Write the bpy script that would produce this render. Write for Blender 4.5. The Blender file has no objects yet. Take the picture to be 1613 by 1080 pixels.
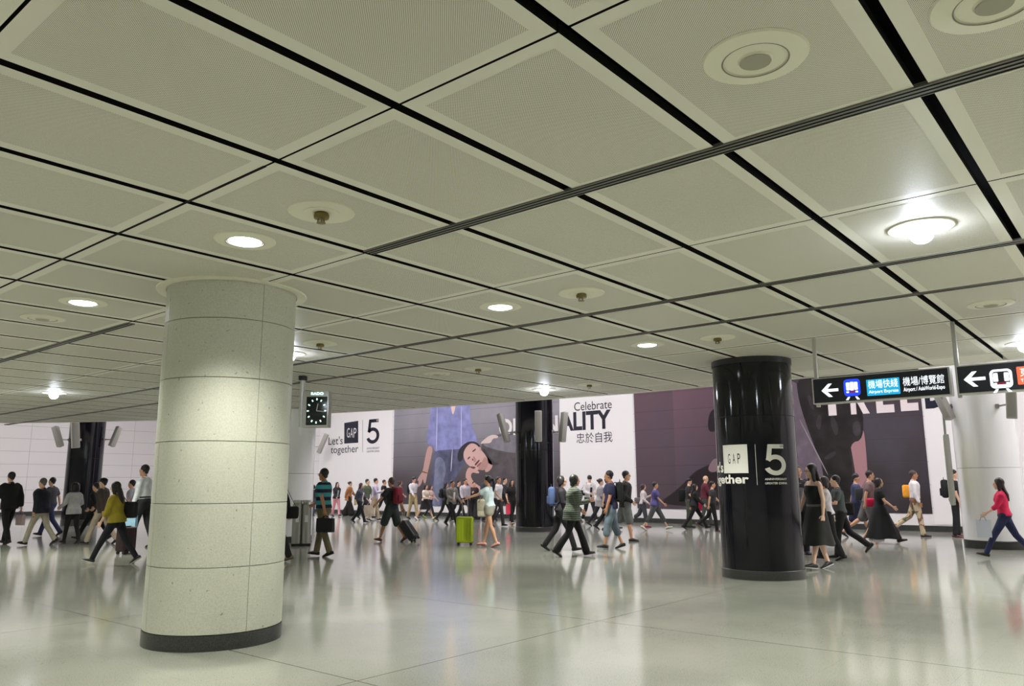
import bpy, bmesh, math, random
from mathutils import Vector, Matrix
import numpy as np
random.seed(7)
S = bpy.context.scene
COL = S.collection

# ------------------------------------------------------------------ camera, world, exposure
EYE, CEIL = 1.42, 3.33
FPX = 1222.6
YAW, PITCH, ROLL = 0.8782353551859833, 0.17903343374416256, -0.005404863543616483
fwd = np.array([math.sin(YAW)*math.cos(PITCH), math.cos(YAW)*math.cos(PITCH), math.sin(PITCH)])
rt0 = np.array([math.cos(YAW), -math.sin(YAW), 0.0]); up0 = np.cross(rt0, fwd)
RT = rt0*math.cos(ROLL)+up0*math.sin(ROLL); UP = -rt0*math.sin(ROLL)+up0*math.cos(ROLL)
cd = bpy.data.cameras.new('camera'); cam = bpy.data.objects.new('camera', cd); COL.objects.link(cam)
cd.sensor_width = 36.0; cd.lens = 36.0*FPX/1613.0; cd.clip_end = 200
cam.matrix_world = Matrix(((RT[0], UP[0], -fwd[0], 0), (RT[1], UP[1], -fwd[1], 0), (RT[2], UP[2], -fwd[2], EYE), (0, 0, 0, 1)))
S.camera = cam
w = bpy.data.worlds.new('world'); S.world = w; w.use_nodes = True
w.node_tree.nodes['Background'].inputs[0].default_value = (.9, .95, 1, 1)
w.node_tree.nodes['Background'].inputs[1].default_value = 0.0
S.view_settings.view_transform = 'Standard'; S.view_settings.look = 'None'
S.view_settings.gamma = 1; S.view_settings.use_curve_mapping = False
S.view_settings.exposure = 0.60
LAMP_W = 260.0          # watts of one downlight
LAMP_COL = (1.0, .995, .89)
HALL_FILL_E = 17.5           # emission of the unseen panels added to light the tall hall


def ray(px, py):
    v = fwd + RT*(px-806.5)/FPX - UP*(py-540)/FPX
    return v/np.linalg.norm(v)
def floor_at(px, py):
    v = ray(px, py); return v[:2]*(-EYE/v[2])
WX = 25.3
def W(px, py, X=WX):
    v = ray(px, py); t = X/v[0]; return (t*v[1], EYE+t*v[2])      # (y, z) on the advertising wall

# ------------------------------------------------------------------ helpers
def lin(c):
    return tuple(((x/255/12.92) if x/255 <= .04045 else ((x/255+.055)/1.055)**2.4) for x in c)
MATS = {}
def mat(name, rgb, rough=.6, metal=0.0, emit=0.0, spec=.5, coat=0.0, build=None):
    key = (name, tuple(rgb), rough, metal, emit)
    if key in MATS: return MATS[key]
    m = bpy.data.materials.new(name); m.use_nodes = True
    b = m.node_tree.nodes['Principled BSDF']; c = lin(rgb)
    b.inputs['Base Color'].default_value = (*c, 1); b.inputs['Roughness'].default_value = rough
    b.inputs['Metallic'].default_value = metal; b.inputs['Specular IOR Level'].default_value = spec
    b.inputs['Coat Weight'].default_value = coat
    if emit:
        b.inputs['Emission Color'].default_value = (*c, 1); b.inputs['Emission Strength'].default_value = emit
    if build: build(m.node_tree, b, c)
    MATS[key] = m; return m
def node(nt, typ, **kw):
    n = nt.nodes.new(typ)
    for k, v in kw.items():
        if isinstance(k, str) and hasattr(n, k): setattr(n, k, v)
    return n
def mth(nt, op, a, b=None, c=None):
    n = nt.nodes.new('ShaderNodeMath'); n.operation = op
    for i, x in enumerate((a, b, c)):
        if x is None: continue
        if isinstance(x, (int, float)): n.inputs[i].default_value = x
        else: nt.links.new(x, n.inputs[i])
    return n.outputs[0]
def mixc(nt, fac, a, b):
    n = nt.nodes.new('ShaderNodeMix'); n.data_type = 'RGBA'
    if isinstance(fac, (int, float)): n.inputs[0].default_value = fac
    else: nt.links.new(fac, n.inputs[0])
    for s, x in ((6, a), (7, b)):
        if isinstance(x, tuple): n.inputs[s].default_value = (*x[:3], 1)
        else: nt.links.new(x, n.inputs[s])
    return n.outputs[2]
def coords(nt, obj=True):
    t = nt.nodes.new('ShaderNodeTexCoord'); s = nt.nodes.new('ShaderNodeSeparateXYZ')
    nt.links.new(t.outputs['Object'], s.inputs[0]); return t.outputs['Object'], s.outputs
def noise(nt, vec, scale, detail=2.0):
    n = nt.nodes.new('ShaderNodeTexNoise'); n.inputs['Scale'].default_value = scale; n.inputs['Detail'].default_value = detail
    nt.links.new(vec, n.inputs['Vector']); return n.outputs['Fac']
def ramp(nt, fac, lo, hi):
    return mth(nt, 'MINIMUM', mth(nt, 'MAXIMUM', mth(nt, 'DIVIDE', mth(nt, 'SUBTRACT', fac, lo), hi-lo), 0.0), 1.0)

class MB:
    def __init__(s): s.v = []; s.f = []; s.m = []
    def add(s, V, F, m=0):
        o = len(s.v); s.v += [tuple(float(c) for c in p) for p in V]
        s.f += [tuple(i+o for i in f) for f in F]; s.m += [m]*len(F)
    def tube(s, pts, rad, n=12, m=0, ref=(1, 0, 0), cap=True):
        P = [np.array(p, float) for p in pts]; R = [(r, r) if isinstance(r, (int, float)) else r for r in rad]
        T = []
        for i in range(len(P)):
            t = P[min(i+1, len(P)-1)]-P[max(i-1, 0)]; T.append(t/(np.linalg.norm(t)+1e-9))
        if cap:
            k0, k1 = R[0], R[-1]
            P = [P[0]-T[0]*.75*min(k0), P[0]-T[0]*.5*min(k0)]+P+[P[-1]+T[-1]*.5*min(k1), P[-1]+T[-1]*.75*min(k1)]
            R = [(k0[0]*.35, k0[1]*.35), (k0[0]*.78, k0[1]*.78)]+R+[(k1[0]*.78, k1[1]*.78), (k1[0]*.35, k1[1]*.35)]
            T = [T[0], T[0]]+T+[T[-1], T[-1]]
        V = []; F = []; ref = np.array(ref, float)
        for p, r, t in zip(P, R, T):
            rr = ref if abs(ref@t) < .95 else np.array([0, 1.0, .01])
            a = rr-t*(rr@t); a /= np.linalg.norm(a); b = np.cross(t, a)
            for j in range(n):
                q = 2*math.pi*j/n; V.append(p+a*r[0]*math.cos(q)+b*r[1]*math.sin(q))
        for i in range(len(P)-1):
            for j in range(n):
                k = (j+1) % n; F.append((i*n+j, i*n+k, (i+1)*n+k, (i+1)*n+j))
        F.append(tuple(range(n-1, -1, -1))); F.append(tuple((len(P)-1)*n+j for j in range(n)))
        s.add(V, F, m)
    def ell(s, c, r, R=None, n=14, k=8, m=0):
        c = np.array(c, float); R = np.eye(3) if R is None else R; V = []; F = []
        for i in range(1, k):
            t = math.pi*i/k
            for j in range(n):
                q = 2*math.pi*j/n
                V.append(c+R@np.array([r[0]*math.sin(t)*math.cos(q), r[1]*math.sin(t)*math.sin(q), r[2]*math.cos(t)]))
        V.append(c+R@np.array([0, 0, r[2]])); V.append(c-R@np.array([0, 0, r[2]])); a = len(V)-2; b = len(V)-1
        for i in range(k-2):
            for j in range(n):
                q = (j+1) % n; F.append((i*n+j, (i+1)*n+j, (i+1)*n+q, i*n+q))
        for j in range(n):
            q = (j+1) % n; F.append((a, j, q)); F.append((b, (k-2)*n+q, (k-2)*n+j))
        s.add(V, F, m)
    def box(s, c, size, R=None, bev=0.0, m=0, seg=2):
        bm = bmesh.new(); bmesh.ops.create_cube(bm, size=1.0)
        for v in bm.verts: v.co = Vector((v.co.x*size[0], v.co.y*size[1], v.co.z*size[2]))
        if bev: bmesh.ops.bevel(bm, geom=bm.edges[:], offset=bev, segments=seg, profile=.5, affect='EDGES')
        R = np.eye(3) if R is None else R; c = np.array(c, float)
        bm.verts.ensure_lookup_table()
        s.add([c+R@np.array(v.co) for v in bm.verts], [tuple(v.index for v in f.verts) for f in bm.faces], m); bm.free()
    def lathe(s, prof, c=(0, 0, 0), n=48, m=0, a0=0.0, a1=2*math.pi, close=False):
        full = abs(a1-a0-2*math.pi) < 1e-6; V = []; F = []; N = n if full else n+1; K = len(prof)
        for r, z in prof:
            for j in range(N):
                q = a0+(a1-a0)*j/n; V.append((c[0]+r*math.cos(q), c[1]+r*math.sin(q), c[2]+z))
        for i in range(K-1 if not close else K):
            i2 = (i+1) % K
            for j in range(n):
                k = (j+1) % N; F.append((i*N+j, i*N+k, i2*N+k, i2*N+j))
        if close and not full:
            F.append(tuple(i*N for i in range(K))); F.append(tuple(i*N+N-1 for i in range(K-1, -1, -1)))
        s.add(V, F, m)
    def disc(s, c, r, z, n=32, m=0, up=False):
        V = [(c[0]+r*math.cos(2*math.pi*j/n), c[1]+r*math.sin(2*math.pi*j/n), z) for j in range(n)]
        s.add(V, [tuple(range(n)) if up else tuple(range(n-1, -1, -1))], m)
    def build(s, name, mats, parent=None, smooth=True, sharp=40, remesh=None, scale=None, extra=None):
        me = bpy.data.meshes.new(name)
        V = np.array(s.v)*(scale or 1.0)
        me.from_pydata(V.tolist(), [], s.f); me.update()
        if not isinstance(mats, (list, tuple)): mats = [mats]
        if remesh:
            tmp = bpy.data.objects.new('tmp', me); COL.objects.link(tmp)
            md = tmp.modifiers.new('r', 'REMESH'); md.mode = 'VOXEL'; md.voxel_size = remesh; md.use_smooth_shade = True
            sm = tmp.modifiers.new('s', 'SMOOTH'); sm.factor = .5; sm.iterations = 3
            dg = bpy.context.evaluated_depsgraph_get(); m2 = bpy.data.meshes.new_from_object(tmp.evaluated_get(dg))
            bpy.data.objects.remove(tmp); bpy.data.meshes.remove(me); me = m2; me.name = name
            me.materials.clear()
            if extra is not None and extra.v:
                n0 = len(me.vertices); bm = bmesh.new(); bm.from_mesh(me)
                vs = [bm.verts.new(tuple(c*(scale or 1.0) for c in p)) for p in extra.v]
                for f, mi in zip(extra.f, extra.m):
                    nf = bm.faces.new([vs[i] for i in f]); nf.material_index = mi; nf.smooth = True
                bm.to_mesh(me); bm.free()
        else:
            me.polygons.foreach_set('material_index', s.m)
        for mm in mats: me.materials.append(mm)
        if smooth:
            me.polygons.foreach_set('use_smooth', [True]*len(me.polygons))
            if not remesh: me.set_sharp_from_angle(angle=math.radians(sharp))
        me.update()
        o = bpy.data.objects.new(name, me); COL.objects.link(o)
        if parent: o.parent = parent
        return o

def thing(name, label, cat, loc=(0, 0, 0), rotz=0.0, group=None):
    o = bpy.data.objects.new(name, None); COL.objects.link(o); o.empty_display_size = .2
    o.location = loc; o.rotation_euler = (0, 0, rotz); o['label'] = label; o['category'] = cat
    if group: o['group'] = group
    return o
def tag(o, label, cat, group=None):
    o['label'] = label; o['category'] = cat
    if group: o['group'] = group
    return o
def struct(o): o['kind'] = 'structure'; return o
def copy_tree(o, parent=None):
    c = o.copy(); COL.objects.link(c)
    if parent: c.parent = parent
    for ch in o.children: copy_tree(ch, c)
    return c

def text_mesh(s, bold=0.0, ext=0.0):
    cu = bpy.data.curves.new('t', 'FONT'); cu.body = s; cu.offset = bold; cu.extrude = ext; cu.resolution_u = 4
    ob = bpy.data.objects.new('t', cu); COL.objects.link(ob)
    dg = bpy.context.evaluated_depsgraph_get(); me = bpy.data.meshes.new_from_object(ob.evaluated_get(dg))
    V = [np.array(v.co) for v in me.vertices]; F = [tuple(p.vertices) for p in me.polygons]
    bpy.data.objects.remove(ob); bpy.data.meshes.remove(me)
    return V, F
def numeral5():
    """the large plain sans numeral of the logo"""
    V = [(.10, 1), (.585, 1), (.585, .862), (.215, .862), (.235, 1), (.215, .862), (.175, .50), (.035, .475), (.10, 1)]
    F = [(0, 1, 2, 3), (8, 4, 5, 6, 7)]
    n = 40; o = len(V)
    for i in range(n+1):
        q = math.radians(146-(146+158)*i/n); V += [(.30+.335*math.cos(q), .325+.335*math.sin(q)), (.30+.19*math.cos(q), .325+.19*math.sin(q))]
    F += [(o+2*i, o+2*i+2, o+2*i+3, o+2*i+1) for i in range(n)]
    return [np.array((x, y, 0.0)) for x, y in V], F
def fit_text(s, u0, u1, v0, v1, bold=0.0):
    """flat glyphs scaled into the box (u right, v up)"""
    V, F = numeral5() if s == '5*' else text_mesh(s, bold); A = np.array(V); mn = A.min(0); mx = A.max(0)
    U = u0+(A[:, 0]-mn[0])/(mx[0]-mn[0])*(u1-u0); Z = v0+(A[:, 1]-mn[1])/(mx[1]-mn[1])*(v1-v0)
    return list(zip(U, Z)), F
def wall_print(name, uv, F, m, parent, X, d=.004):
    """flat print on a plane facing -x: u is world y, v is z"""
    mb = MB(); V = [(X-d, y, z) for y, z in uv]; mb.add(V, F)
    return mb.build(name, m, parent, smooth=False)
def wtext(name, s, box, m, parent, X, bold=0.0, d=.004):
    y0, y1, z0, z1 = box
    uv, F = fit_text(s, y0, y1, z0, z1, bold)
    return wall_print(name, uv, F, m, parent, X, d)

# ------------------------------------------------------------------ materials
def b_floor(nt, b, c):
    v, xyz = coords(nt)
    n1 = noise(nt, v, 160, 2); n2 = noise(nt, v, 55, 3); n3 = noise(nt, v, .8, 3)
    base = mixc(nt, ramp(nt, n1, .38, .62), tuple(k*.72 for k in c), tuple(min(1, k*1.18) for k in c))
    base = mixc(nt, ramp(nt, n2, .60, .70), base, (.16, .17, .15))
    base = mixc(nt, mth(nt, 'MULTIPLY', ramp(nt, n3, .35, .7), .16), base, (.62, .60, .54))
    def joint(o, off, per, wd):
        t = mth(nt, 'PINGPONG', mth(nt, 'SUBTRACT', o, off), per/2)
        return mth(nt, 'LESS_THAN', t, wd)
    j = mth(nt, 'MAXIMUM', joint(xyz[0], 3.92, 3.2, .007), joint(xyz[1], 4.75, 4.25, .007))
    j2 = mth(nt, 'MAXIMUM', joint(xyz[0], 3.92, .8, .0022), joint(xyz[1], 4.75, .85, .0022))
    base = mixc(nt, mth(nt, 'MULTIPLY', j2, .3), base, (.17, .17, .15))
    base = mixc(nt, mth(nt, 'MULTIPLY', j, .85), base, (.07, .07, .06))
    nt.links.new(base, b.inputs['Base Color'])
    r = mth(nt, 'ADD', mth(nt, 'MULTIPLY', noise(nt, v, 2.2, 3), .05), .085)
    nt.links.new(r, b.inputs['Roughness']); nt.links.new(mth(nt, 'MULTIPLY', mth(nt, 'SUBTRACT', 1.0, mth(nt, 'MULTIPLY', j, .9)), .66), b.inputs['Specular IOR Level'])
    bp = nt.nodes.new('ShaderNodeBump'); bp.inputs['Strength'].default_value = .05; bp.inputs['Distance'].default_value = .002
    nt.links.new(noise(nt, v, 6, 2), bp.inputs['Height']); nt.links.new(bp.outputs[0], b.inputs['Normal'])
M_floor = mat('terrazzo_floor', (146, 149, 138), .14, spec=.66, build=b_floor)
def b_perf(nt, b, c):
    v, xyz = coords(nt)
    k = 2*math.pi/.0125
    sx = mth(nt, 'SINE', mth(nt, 'MULTIPLY', xyz[0], k)); sy = mth(nt, 'SINE', mth(nt, 'MULTIPLY', xyz[1], k))
    d = mth(nt, 'GREATER_THAN', mth(nt, 'MULTIPLY', sx, sy), .42)
    n = mth(nt, 'MULTIPLY', ramp(nt, noise(nt, v, 1.1, 3), .4, .75), .15)
    base = mixc(nt, n, c, tuple(k2*.75 for k2 in c))
    base = mixc(nt, d, base, (.035, .035, .03)); nt.links.new(base, b.inputs['Base Color'])
M_perf = mat('perforated_ceiling_metal', (212, 208, 194), .55, build=b_perf)
M_rim = mat('ceiling_panel_rim', (214, 211, 198), .5)
M_void = mat('ceiling_void_black', (9, 9, 9), .9, spec=.2)
M_track = mat('track_grey', (112, 112, 104), .4, .3)
def b_stone(nt, b, c):
    v, xyz = coords(nt)
    n1 = noise(nt, v, 90, 2); n2 = noise(nt, v, 26, 2); n3 = noise(nt, v, 1.3, 3)
    base = mixc(nt, ramp(nt, n1, .4, .65), c, tuple(k*.84 for k in c))
    base = mixc(nt, mth(nt, 'MULTIPLY', ramp(nt, n3, .45, .7), .2), base, tuple(k*.78 for k in c))
    base = mixc(nt, mth(nt, 'MULTIPLY', ramp(nt, n2, .70, .74), .7), base, (.2, .2, .18))
    nt.links.new(base, b.inputs['Base Color'])
M_stone = mat('speckled_stone', (200, 201, 187), .38, build=b_stone)
M_joint = mat('joint_grey', (120, 120, 108), .8)
def b_dkst(nt, b, c):
    v, xyz = coords(nt)
    nt.links.new(mixc(nt, ramp(nt, noise(nt, v, 120, 2), .45, .6), c, tuple(k*2+.01 for k in c)), b.inputs['Base Color'])
M_dark = mat('dark_granite', (40, 41, 40), .3, build=b_dkst)
M_navy = mat('polished_navy_cladding', (7, 8, 17), .09, 0, spec=.45)
M_whitecol = mat('white_enamel', (240, 240, 241), .16, spec=.5)
M_white = mat('white_wall_enamel', (226, 222, 223), .28)
M_wjoint = mat('wall_joint', (150, 146, 148), .7)
M_steel = mat('brushed_steel', (165, 165, 160), .3, .9)
M_lsteel = mat('satin_steel_light', (185, 185, 180), .38, .55)
M_grey = mat('speaker_grey', (176, 174, 168), .5)
M_black = mat('black_plastic', (18, 18, 19), .45)
M_ring = mat('fixture_ring', (214, 211, 192), .5)
M_ringd = mat('fixture_groove', (120, 117, 100), .6)
M_lens = mat('lamp_lens', (238, 242, 255), .4, emit=9)
M_bulb = mat('lamp_bulb', (232, 240, 255), .4, emit=95)
M_off = mat('unlit_lens', (150, 147, 130), .5)
M_brass = mat('sprinkler_brass', (125, 110, 60), .4, .5)
M_hall_fill = mat('hall_fill_panel', (255, 250, 253), .5, emit=HALL_FILL_E)

# ------------------------------------------------------------------ room shell
m = MB(); m.add([(-9, -16, 0), (26, -16, 0), (26, 44, 0), (-9, 44, 0)], [(0, 1, 2, 3)]); m.add([(-9, -16, -.2), (26, -16, -.2), (26, 44, -.2), (-9, 44, -.2)], [(3, 2, 1, 0)])
struct(m.build('floor', M_floor, smooth=False))
# edge of the low ceiling towards the tall hall
EDGE = [(-16, 14.55), (5.1, 14.55), (8.7, 14.53), (11.6, 14.16), (15.3, 13.56), (17.25, 13.05), (23.2, 10.85), (25.7, 9.5), (27.3, 8.3), (44, -3.5)]
def edge_x(y):
    for (a, xa), (b2, xb) in zip(EDGE, EDGE[1:]):
        if a <= y <= b2: return xa+(xb-xa)*(y-a)/(b2-a)
    return 14.55
A_, O_ = 1.0595, 4.937
rows = [O_-A_*i for i in range(20, -38, -1)]                     # y of the dark slots, rising
seams = [-7.05, -5.46, -3.87, -2.28, -.69, .93, 2.476, 4.047, 5.647, 7.278, 8.692, 10.49, 12.04, 13.62, 15.2]
def clipx(poly, fn):
    out = []
    for i in range(len(poly)):
        a, b2 = poly[i], poly[(i+1) % len(poly)]; fa, fb = fn(a), fn(b2)
        if fa <= 0: out.append(a)
        if (fa < 0 < fb) or (fb < 0 < fa):
            t = fa/(fa-fb); out.append((a[0]+(b2[0]-a[0])*t, a[1]+(b2[1]-a[1])*t))
    return out
m = MB()
def cpanel(x0, x1, y0, y1, gap):
    y0 += gap/2; y1 -= gap/2; x0 += .008; x1 -= .008; bd = .085
    def put(poly, z, mi):
        poly = clipx(poly, lambda p: p[0]-edge_x(p[1]))
        if len(poly) < 3: return
        n = len(poly); m.add([(p[0], p[1], z) for p in poly], [tuple(range(n-1, -1, -1))], mi)
        if mi == 0:
            V = [(p[0], p[1], z) for p in poly]+[(p[0], p[1], z+.05) for p in poly]
            m.add(V, [(i, (i+1) % n, (i+1) % n+n, i+n) for i in range(n)], 2)
    xi0, xi1, yi0, yi1 = x0+bd, x1-bd, y0+bd, y1-bd
    z = CEIL
    full = [(x0, y0), (x1, y0), (x1, y1), (x0, y1)]
    put(full, z, 0)
    if x0 > 13.2 and y1 < 5.2: return
    put([(xi0, yi0), (xi1, yi0), (xi1, yi1), (xi0, yi1)], z-.0012, 1)
for i in range(len(rows)-1):
    for a, b2 in zip(seams, seams[1:]):
        if rows[i] > 43.2 or rows[i] < -15.5 or rows[i+1] > 43: continue
        cpanel(a, b2, rows[i], rows[i+1], .064)
# plate above the panels (the black seen in the slots) and fascia at the edge
pl = [(-9, -16)]+[(x, y) for y, x in EDGE]+[(-9, 44)]; n = len(pl)
m.add([(x, y, CEIL+.24) for x, y in pl], [tuple(range(n-1, -1, -1))], 2)
m.add([(x, y, CEIL+.40) for x, y in pl], [tuple(range(n))], 0)
e = [(x, y) for y, x in EDGE]
for (xa, ya), (xb, yb) in zip(e, e[1:]):
    m.add([(xa, ya, CEIL-.012), (xb, yb, CEIL-.012), (xb, yb, CEIL+.4), (xa, ya, CEIL+.4)], [(3, 2, 1, 0)], 0)
    m.add([(xa-.09, ya, CEIL-.012), (xb-.09, yb, CEIL-.012), (xb, yb, CEIL-.012), (xa, ya, CEIL-.012)], [(0, 1, 2, 3)], 0)
    m.add([(xa-.09, ya, CEIL-.012), (xb-.09, yb, CEIL-.012), (xb-.09, yb, CEIL+.1), (xa-.09, ya, CEIL+.1)], [(0, 1, 2, 3)], 0)
struct(m.build('ceiling', [M_rim, M_perf, M_void], smooth=False))
# metal tracks under the ceiling
def track(name, x, y0, y1, wd, ng):
    m = MB(); z = CEIL-.010
    m.box((x, (y0+y1)/2, z+.012), (wd, y1-y0, .024), m=0)
    for k in range(ng):
        u = x-wd/2+wd*(k+.5)/ng; gw = wd/ng*.42
        m.add([(u-gw/2, y0, z-.0015), (u+gw/2, y0, z-.0015), (u+gw/2, y1, z-.0015), (u-gw/2, y1, z-.0015)], [(3, 2, 1, 0)], 1)
    return struct(m.build(name, [M_track, M_void], smooth=False))
track('trim_1', 4.047, -16, 4.91, .115, 3); track('trim_2', 4.08, 9.30, 38, .10, 2)
track('trim_3', 7.278, -16, 30.6, .105, 2); track('trim_4', 8.692, -16, 28, .10, 2)
for i, (x, y0, y1) in enumerate([(10.49, -16, 5.9), (12.04, -16, 10.6), (2.476, 4.0, 12)]):
    m = MB(); m.box((x, (y0+y1)/2, CEIL+.004), (.022, y1-y0, .012)); struct(m.build('trim_%d' % (5+i), M_void, smooth=False))

def tile_wall(name, axis, pos, a0, a1, z1, jh, jv, off=0, face=1):
    """axis 'x': plane x=pos spanning y; axis 'y': plane y=pos spanning x. enamel panels with real joints"""
    m = MB(); g = .012; zs = [0]
    while zs[-1] < z1-.01: zs.append(min(z1, zs[-1]+jh))
    us = [a0]; u = a0+off
    while u < a1:
        if u > a0+.01: us.append(u)
        u += jv
    us.append(a1)
    def P(u, z, d): return (pos-face*d, u, z) if axis == 'x' else (u, pos-face*d, z)
    m.add([P(a0, 0, 0), P(a1, 0, 0), P(a1, z1, 0), P(a0, z1, 0)], [(0, 1, 2, 3)], 1)
    m.add([P(a0, 0, -.2), P(a1, 0, -.2), P(a1, z1, -.2), P(a0, z1, -.2)], [(3, 2, 1, 0)], 0)
    for k in range(len(zs)-1):
        for j in range(len(us)-1):
            b0, b1, c0, c1 = us[j]+g/2, us[j+1]-g/2, zs[k]+g/2, zs[k+1]-g/2
            V = [P(b0, c0, .012), P(b1, c0, .012), P(b1, c1, .012), P(b0, c1, .012), P(b0, c0, 0), P(b1, c0, 0), P(b1, c1, 0), P(b0, c1, 0)]
            m.add(V, [(0, 1, 2, 3), (4, 5, 1, 0), (5, 6, 2, 1), (6, 7, 3, 2), (7, 4, 0, 3)], 0)
    return struct(m.build(name, [M_white, M_wjoint], smooth=False))
TALL = 8.2
tile_wall('wall_right', 'x', WX, -16, 43, TALL, .66, 2.6)
tile_wall('wall_left', 'y', 43.0, -9, WX, TALL, .62, 5.05, off=3.3)
for nm, c, sz in [('wall_back', (-9.1, 14, TALL/2), (.2, 60, TALL)), ('wall_front', (8.5, -16.1, TALL/2), (35, .2, TALL))]:
    m = MB(); m.box(c, sz); struct(m.build(nm, M_white, smooth=False))
m = MB(); m.box((8.5, 14, TALL+.1), (35, 60.4, .2)); struct(m.build('ceiling_tall_hall', M_white, smooth=False))
m = MB(); m.box((WX-.03, 13.5, .08), (.05, 59, .17)); struct(m.build('baseboard_right', M_dark, smooth=False))
m = MB(); m.box((8, 42.97, .10), (34.5, .05, .20)); struct(m.build('baseboard_left', M_dark, smooth=False))

# ------------------------------------------------------------------ lights
def spot(x, y, wt=LAMP_W, z=CEIL-.04):
    l = bpy.data.lights.new('downlight_beam', 'SPOT'); l.energy = wt; l.color = LAMP_COL
    l.spot_size = math.radians(128); l.spot_blend = .55; l.shadow_soft_size = .09
    return l, z
def downlight(x, y, lit, label, group, bulb=False, power=LAMP_W):
    t = thing('downlight', label, 'ceiling lamp', (x, y, CEIL), 0, group)
    m = MB(); m.lathe([(.235, -.004), (.228, -.012), (.150, -.020), (.140, -.012), (.128, -.014)], n=48); m.lathe([(.235, -.004), (.235, .0)], n=48)
    m.build('flange', M_ring, t)
    m = MB(); m.lathe([(.150, -.0205), (.143, -.0195)], n=48); m.build('groove', M_ringd, t)
    m = MB()
    if bulb:
        m.ell((0, 0, -.055), (.085, .085, .075), n=24, k=12); m.build('bulb', M_bulb, t)
    elif lit:
        m.lathe([(.128, -.014), (.110, -.024), (.06, -.032), (.001, -.034)], n=40); m.build('lens', M_lens, t)
    else:
        m.lathe([(.128, -.014), (.078, -.016), (.070, -.024), (.001, -.026)], n=40, m=0); m.build('lens', M_ring, t)
        m = MB(); m.disc((0, 0), .07, -.0275); m.build('aperture', M_off, t)
    if lit:
        l, z = spot(x, y, power*(1.65 if y < 4 and x > 2 else 1.4 if (y > 12 or x > 9) else 1)); o = bpy.data.objects.new('beam', l); COL.objects.link(o); o.parent = t; o.location = (0, 0, -.15 if bulb else -.045)
    return t
downlight(3.2, 5.4, 1, 'lit round ceiling lamp closest in front of the pale stone column', 'lit downlights')
downlight(3.25, 8.57, 1, 'lit round ceiling lamp left of the stone column top', 'lit downlights')
downlight(6.3, 5.39, 1, 'lit round ceiling lamp near the middle of the picture', 'lit downlights')
downlight(9.45, 5.38, 1, 'small lit ceiling lamp just left above the near black column', 'lit downlights')
downlight(6.37, 1.22, 1, 'glaring bright ceiling lamp at the upper right', 'glaring ceiling lamps', True)
downlight(12.7, 9.68, 1, 'glaring bright ceiling lamp above the far black column', 'glaring ceiling lamps', True)
downlight(6.27, 17.57, 1, 'glaring bright ceiling lamp above the left crowd', 'glaring ceiling lamps', True)
downlight(12.9, 1.32, 1, 'glaring bright ceiling lamp at the right edge above the second sign', 'glaring ceiling lamps', True)
downlight(6.6, 9.75, 1, 'ceiling lamp shining just right of the stone column top', 'lit downlights', True, LAMP_W*.7)
downlight(3.22, 1.22, 0, 'large unlit round ceiling fixture at the upper right', 'unlit round fixtures')
downlight(9.73, 1.26, 0, 'unlit round ceiling fixture above the right hanging sign', 'unlit round fixtures')
downlight(3.28, 9.75, 0, 'unlit round ceiling fixture at the far left edge', 'unlit round fixtures')
downlight(9.56, 9.65, 0, 'faint unlit ceiling fixture left of the two beyond the middle lamp', 'unlit round fixtures')
downlight(3.43, .31, 0, 'unlit round ceiling fixture cut by the top edge of the picture', 'unlit round fixtures')
# lamps of the same grid outside the picture
for x in (-6.2, -3.1, .05, 3.2, 6.35, 9.5, 12.7):
    for y in (-11.5, -7.25, -3.0, 1.22, 5.4, 9.65, 13.9, 18.15, 22.4, 26.7, 31, 36):
        if x > 0 and 0 < y < 12 and x > 3: continue
        if (x, y) in ((6.35, 18.15), (3.2, 9.65), (3.2, 5.4), (3.2, 1.22)): continue
        if x > edge_x(y)-.4: continue
        if x > 4 and y > 12.5: continue
        downlight(x, y, 1, 'round ceiling lamp of the regular grid under the low ceiling', 'lamps of the ceiling grid')
def detector(x, y, label, big=True):
    t = thing('sprinkler', label, 'sprinkler', (x, y, CEIL), 0, 'ceiling sprinklers')
    m = MB(); m.lathe([(.235, -.003), (.23, -.010), (.13, -.012), (.128, -.016), (.05, -.014)], n=40); m.lathe([(.235, -.003), (.235, 0)], n=40); m.build('plate', M_ring, t)
    m = MB(); m.lathe([(.001, -.055), (.052, -.052), (.055, -.030), (.045, -.012)], n=24); m.build('head', M_brass, t)
    m = MB()
    for k in range(3):
        q = k*2.09; m.tube([(.02*math.cos(q), .02*math.sin(q), -.05), (.03*math.cos(q), .03*math.sin(q), -.085)], [.004, .004], n=6)
    m.disc((0, 0), .032, -.086); m.disc((0, 0), .032, -.083, up=True); m.build('deflector', M_brass, t)
    return t
detector(3.19, 4.4, 'ceiling sprinkler on a round plate nearest the stone column')
detector(6.38, 4.37, 'ceiling sprinkler right of the middle lamp')
detector(9.61, 4.4, 'ceiling sprinkler left above the near black column')
detector(6.38, 8.71, 'ceiling sprinkler right beside the stone column top')
detector(9.59, 8.7, 'ceiling sprinkler plate beyond the middle lamp')
detector(12.63, 8.51, 'ceiling sprinkler plate above the white advertising panel')
# unseen luminous panels, added to brighten the tall hall and its walls
for i, (x, y) in enumerate([(19.5, -10), (19.5, -2), (19.5, 6), (19.5, 14), (19.5, 22), (18.5, 29), (15.5, 34), (5.5, 33.5)]):
    t = thing('hall_fill_light', 'unseen long luminous panel added high up to light the tall hall', 'ceiling lamp', (x, y, TALL), 0, 'added hall light panels')
    m = MB(); m.box((0, 0, -.03), (1.6, 4.6, .06), bev=.01); m.build('frame', M_lsteel, t, smooth=False)
    m = MB(); m.box((0, 0, -.065), (1.5, 4.5, .012)); m.build('diffuser', M_hall_fill, t, smooth=False)

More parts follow.
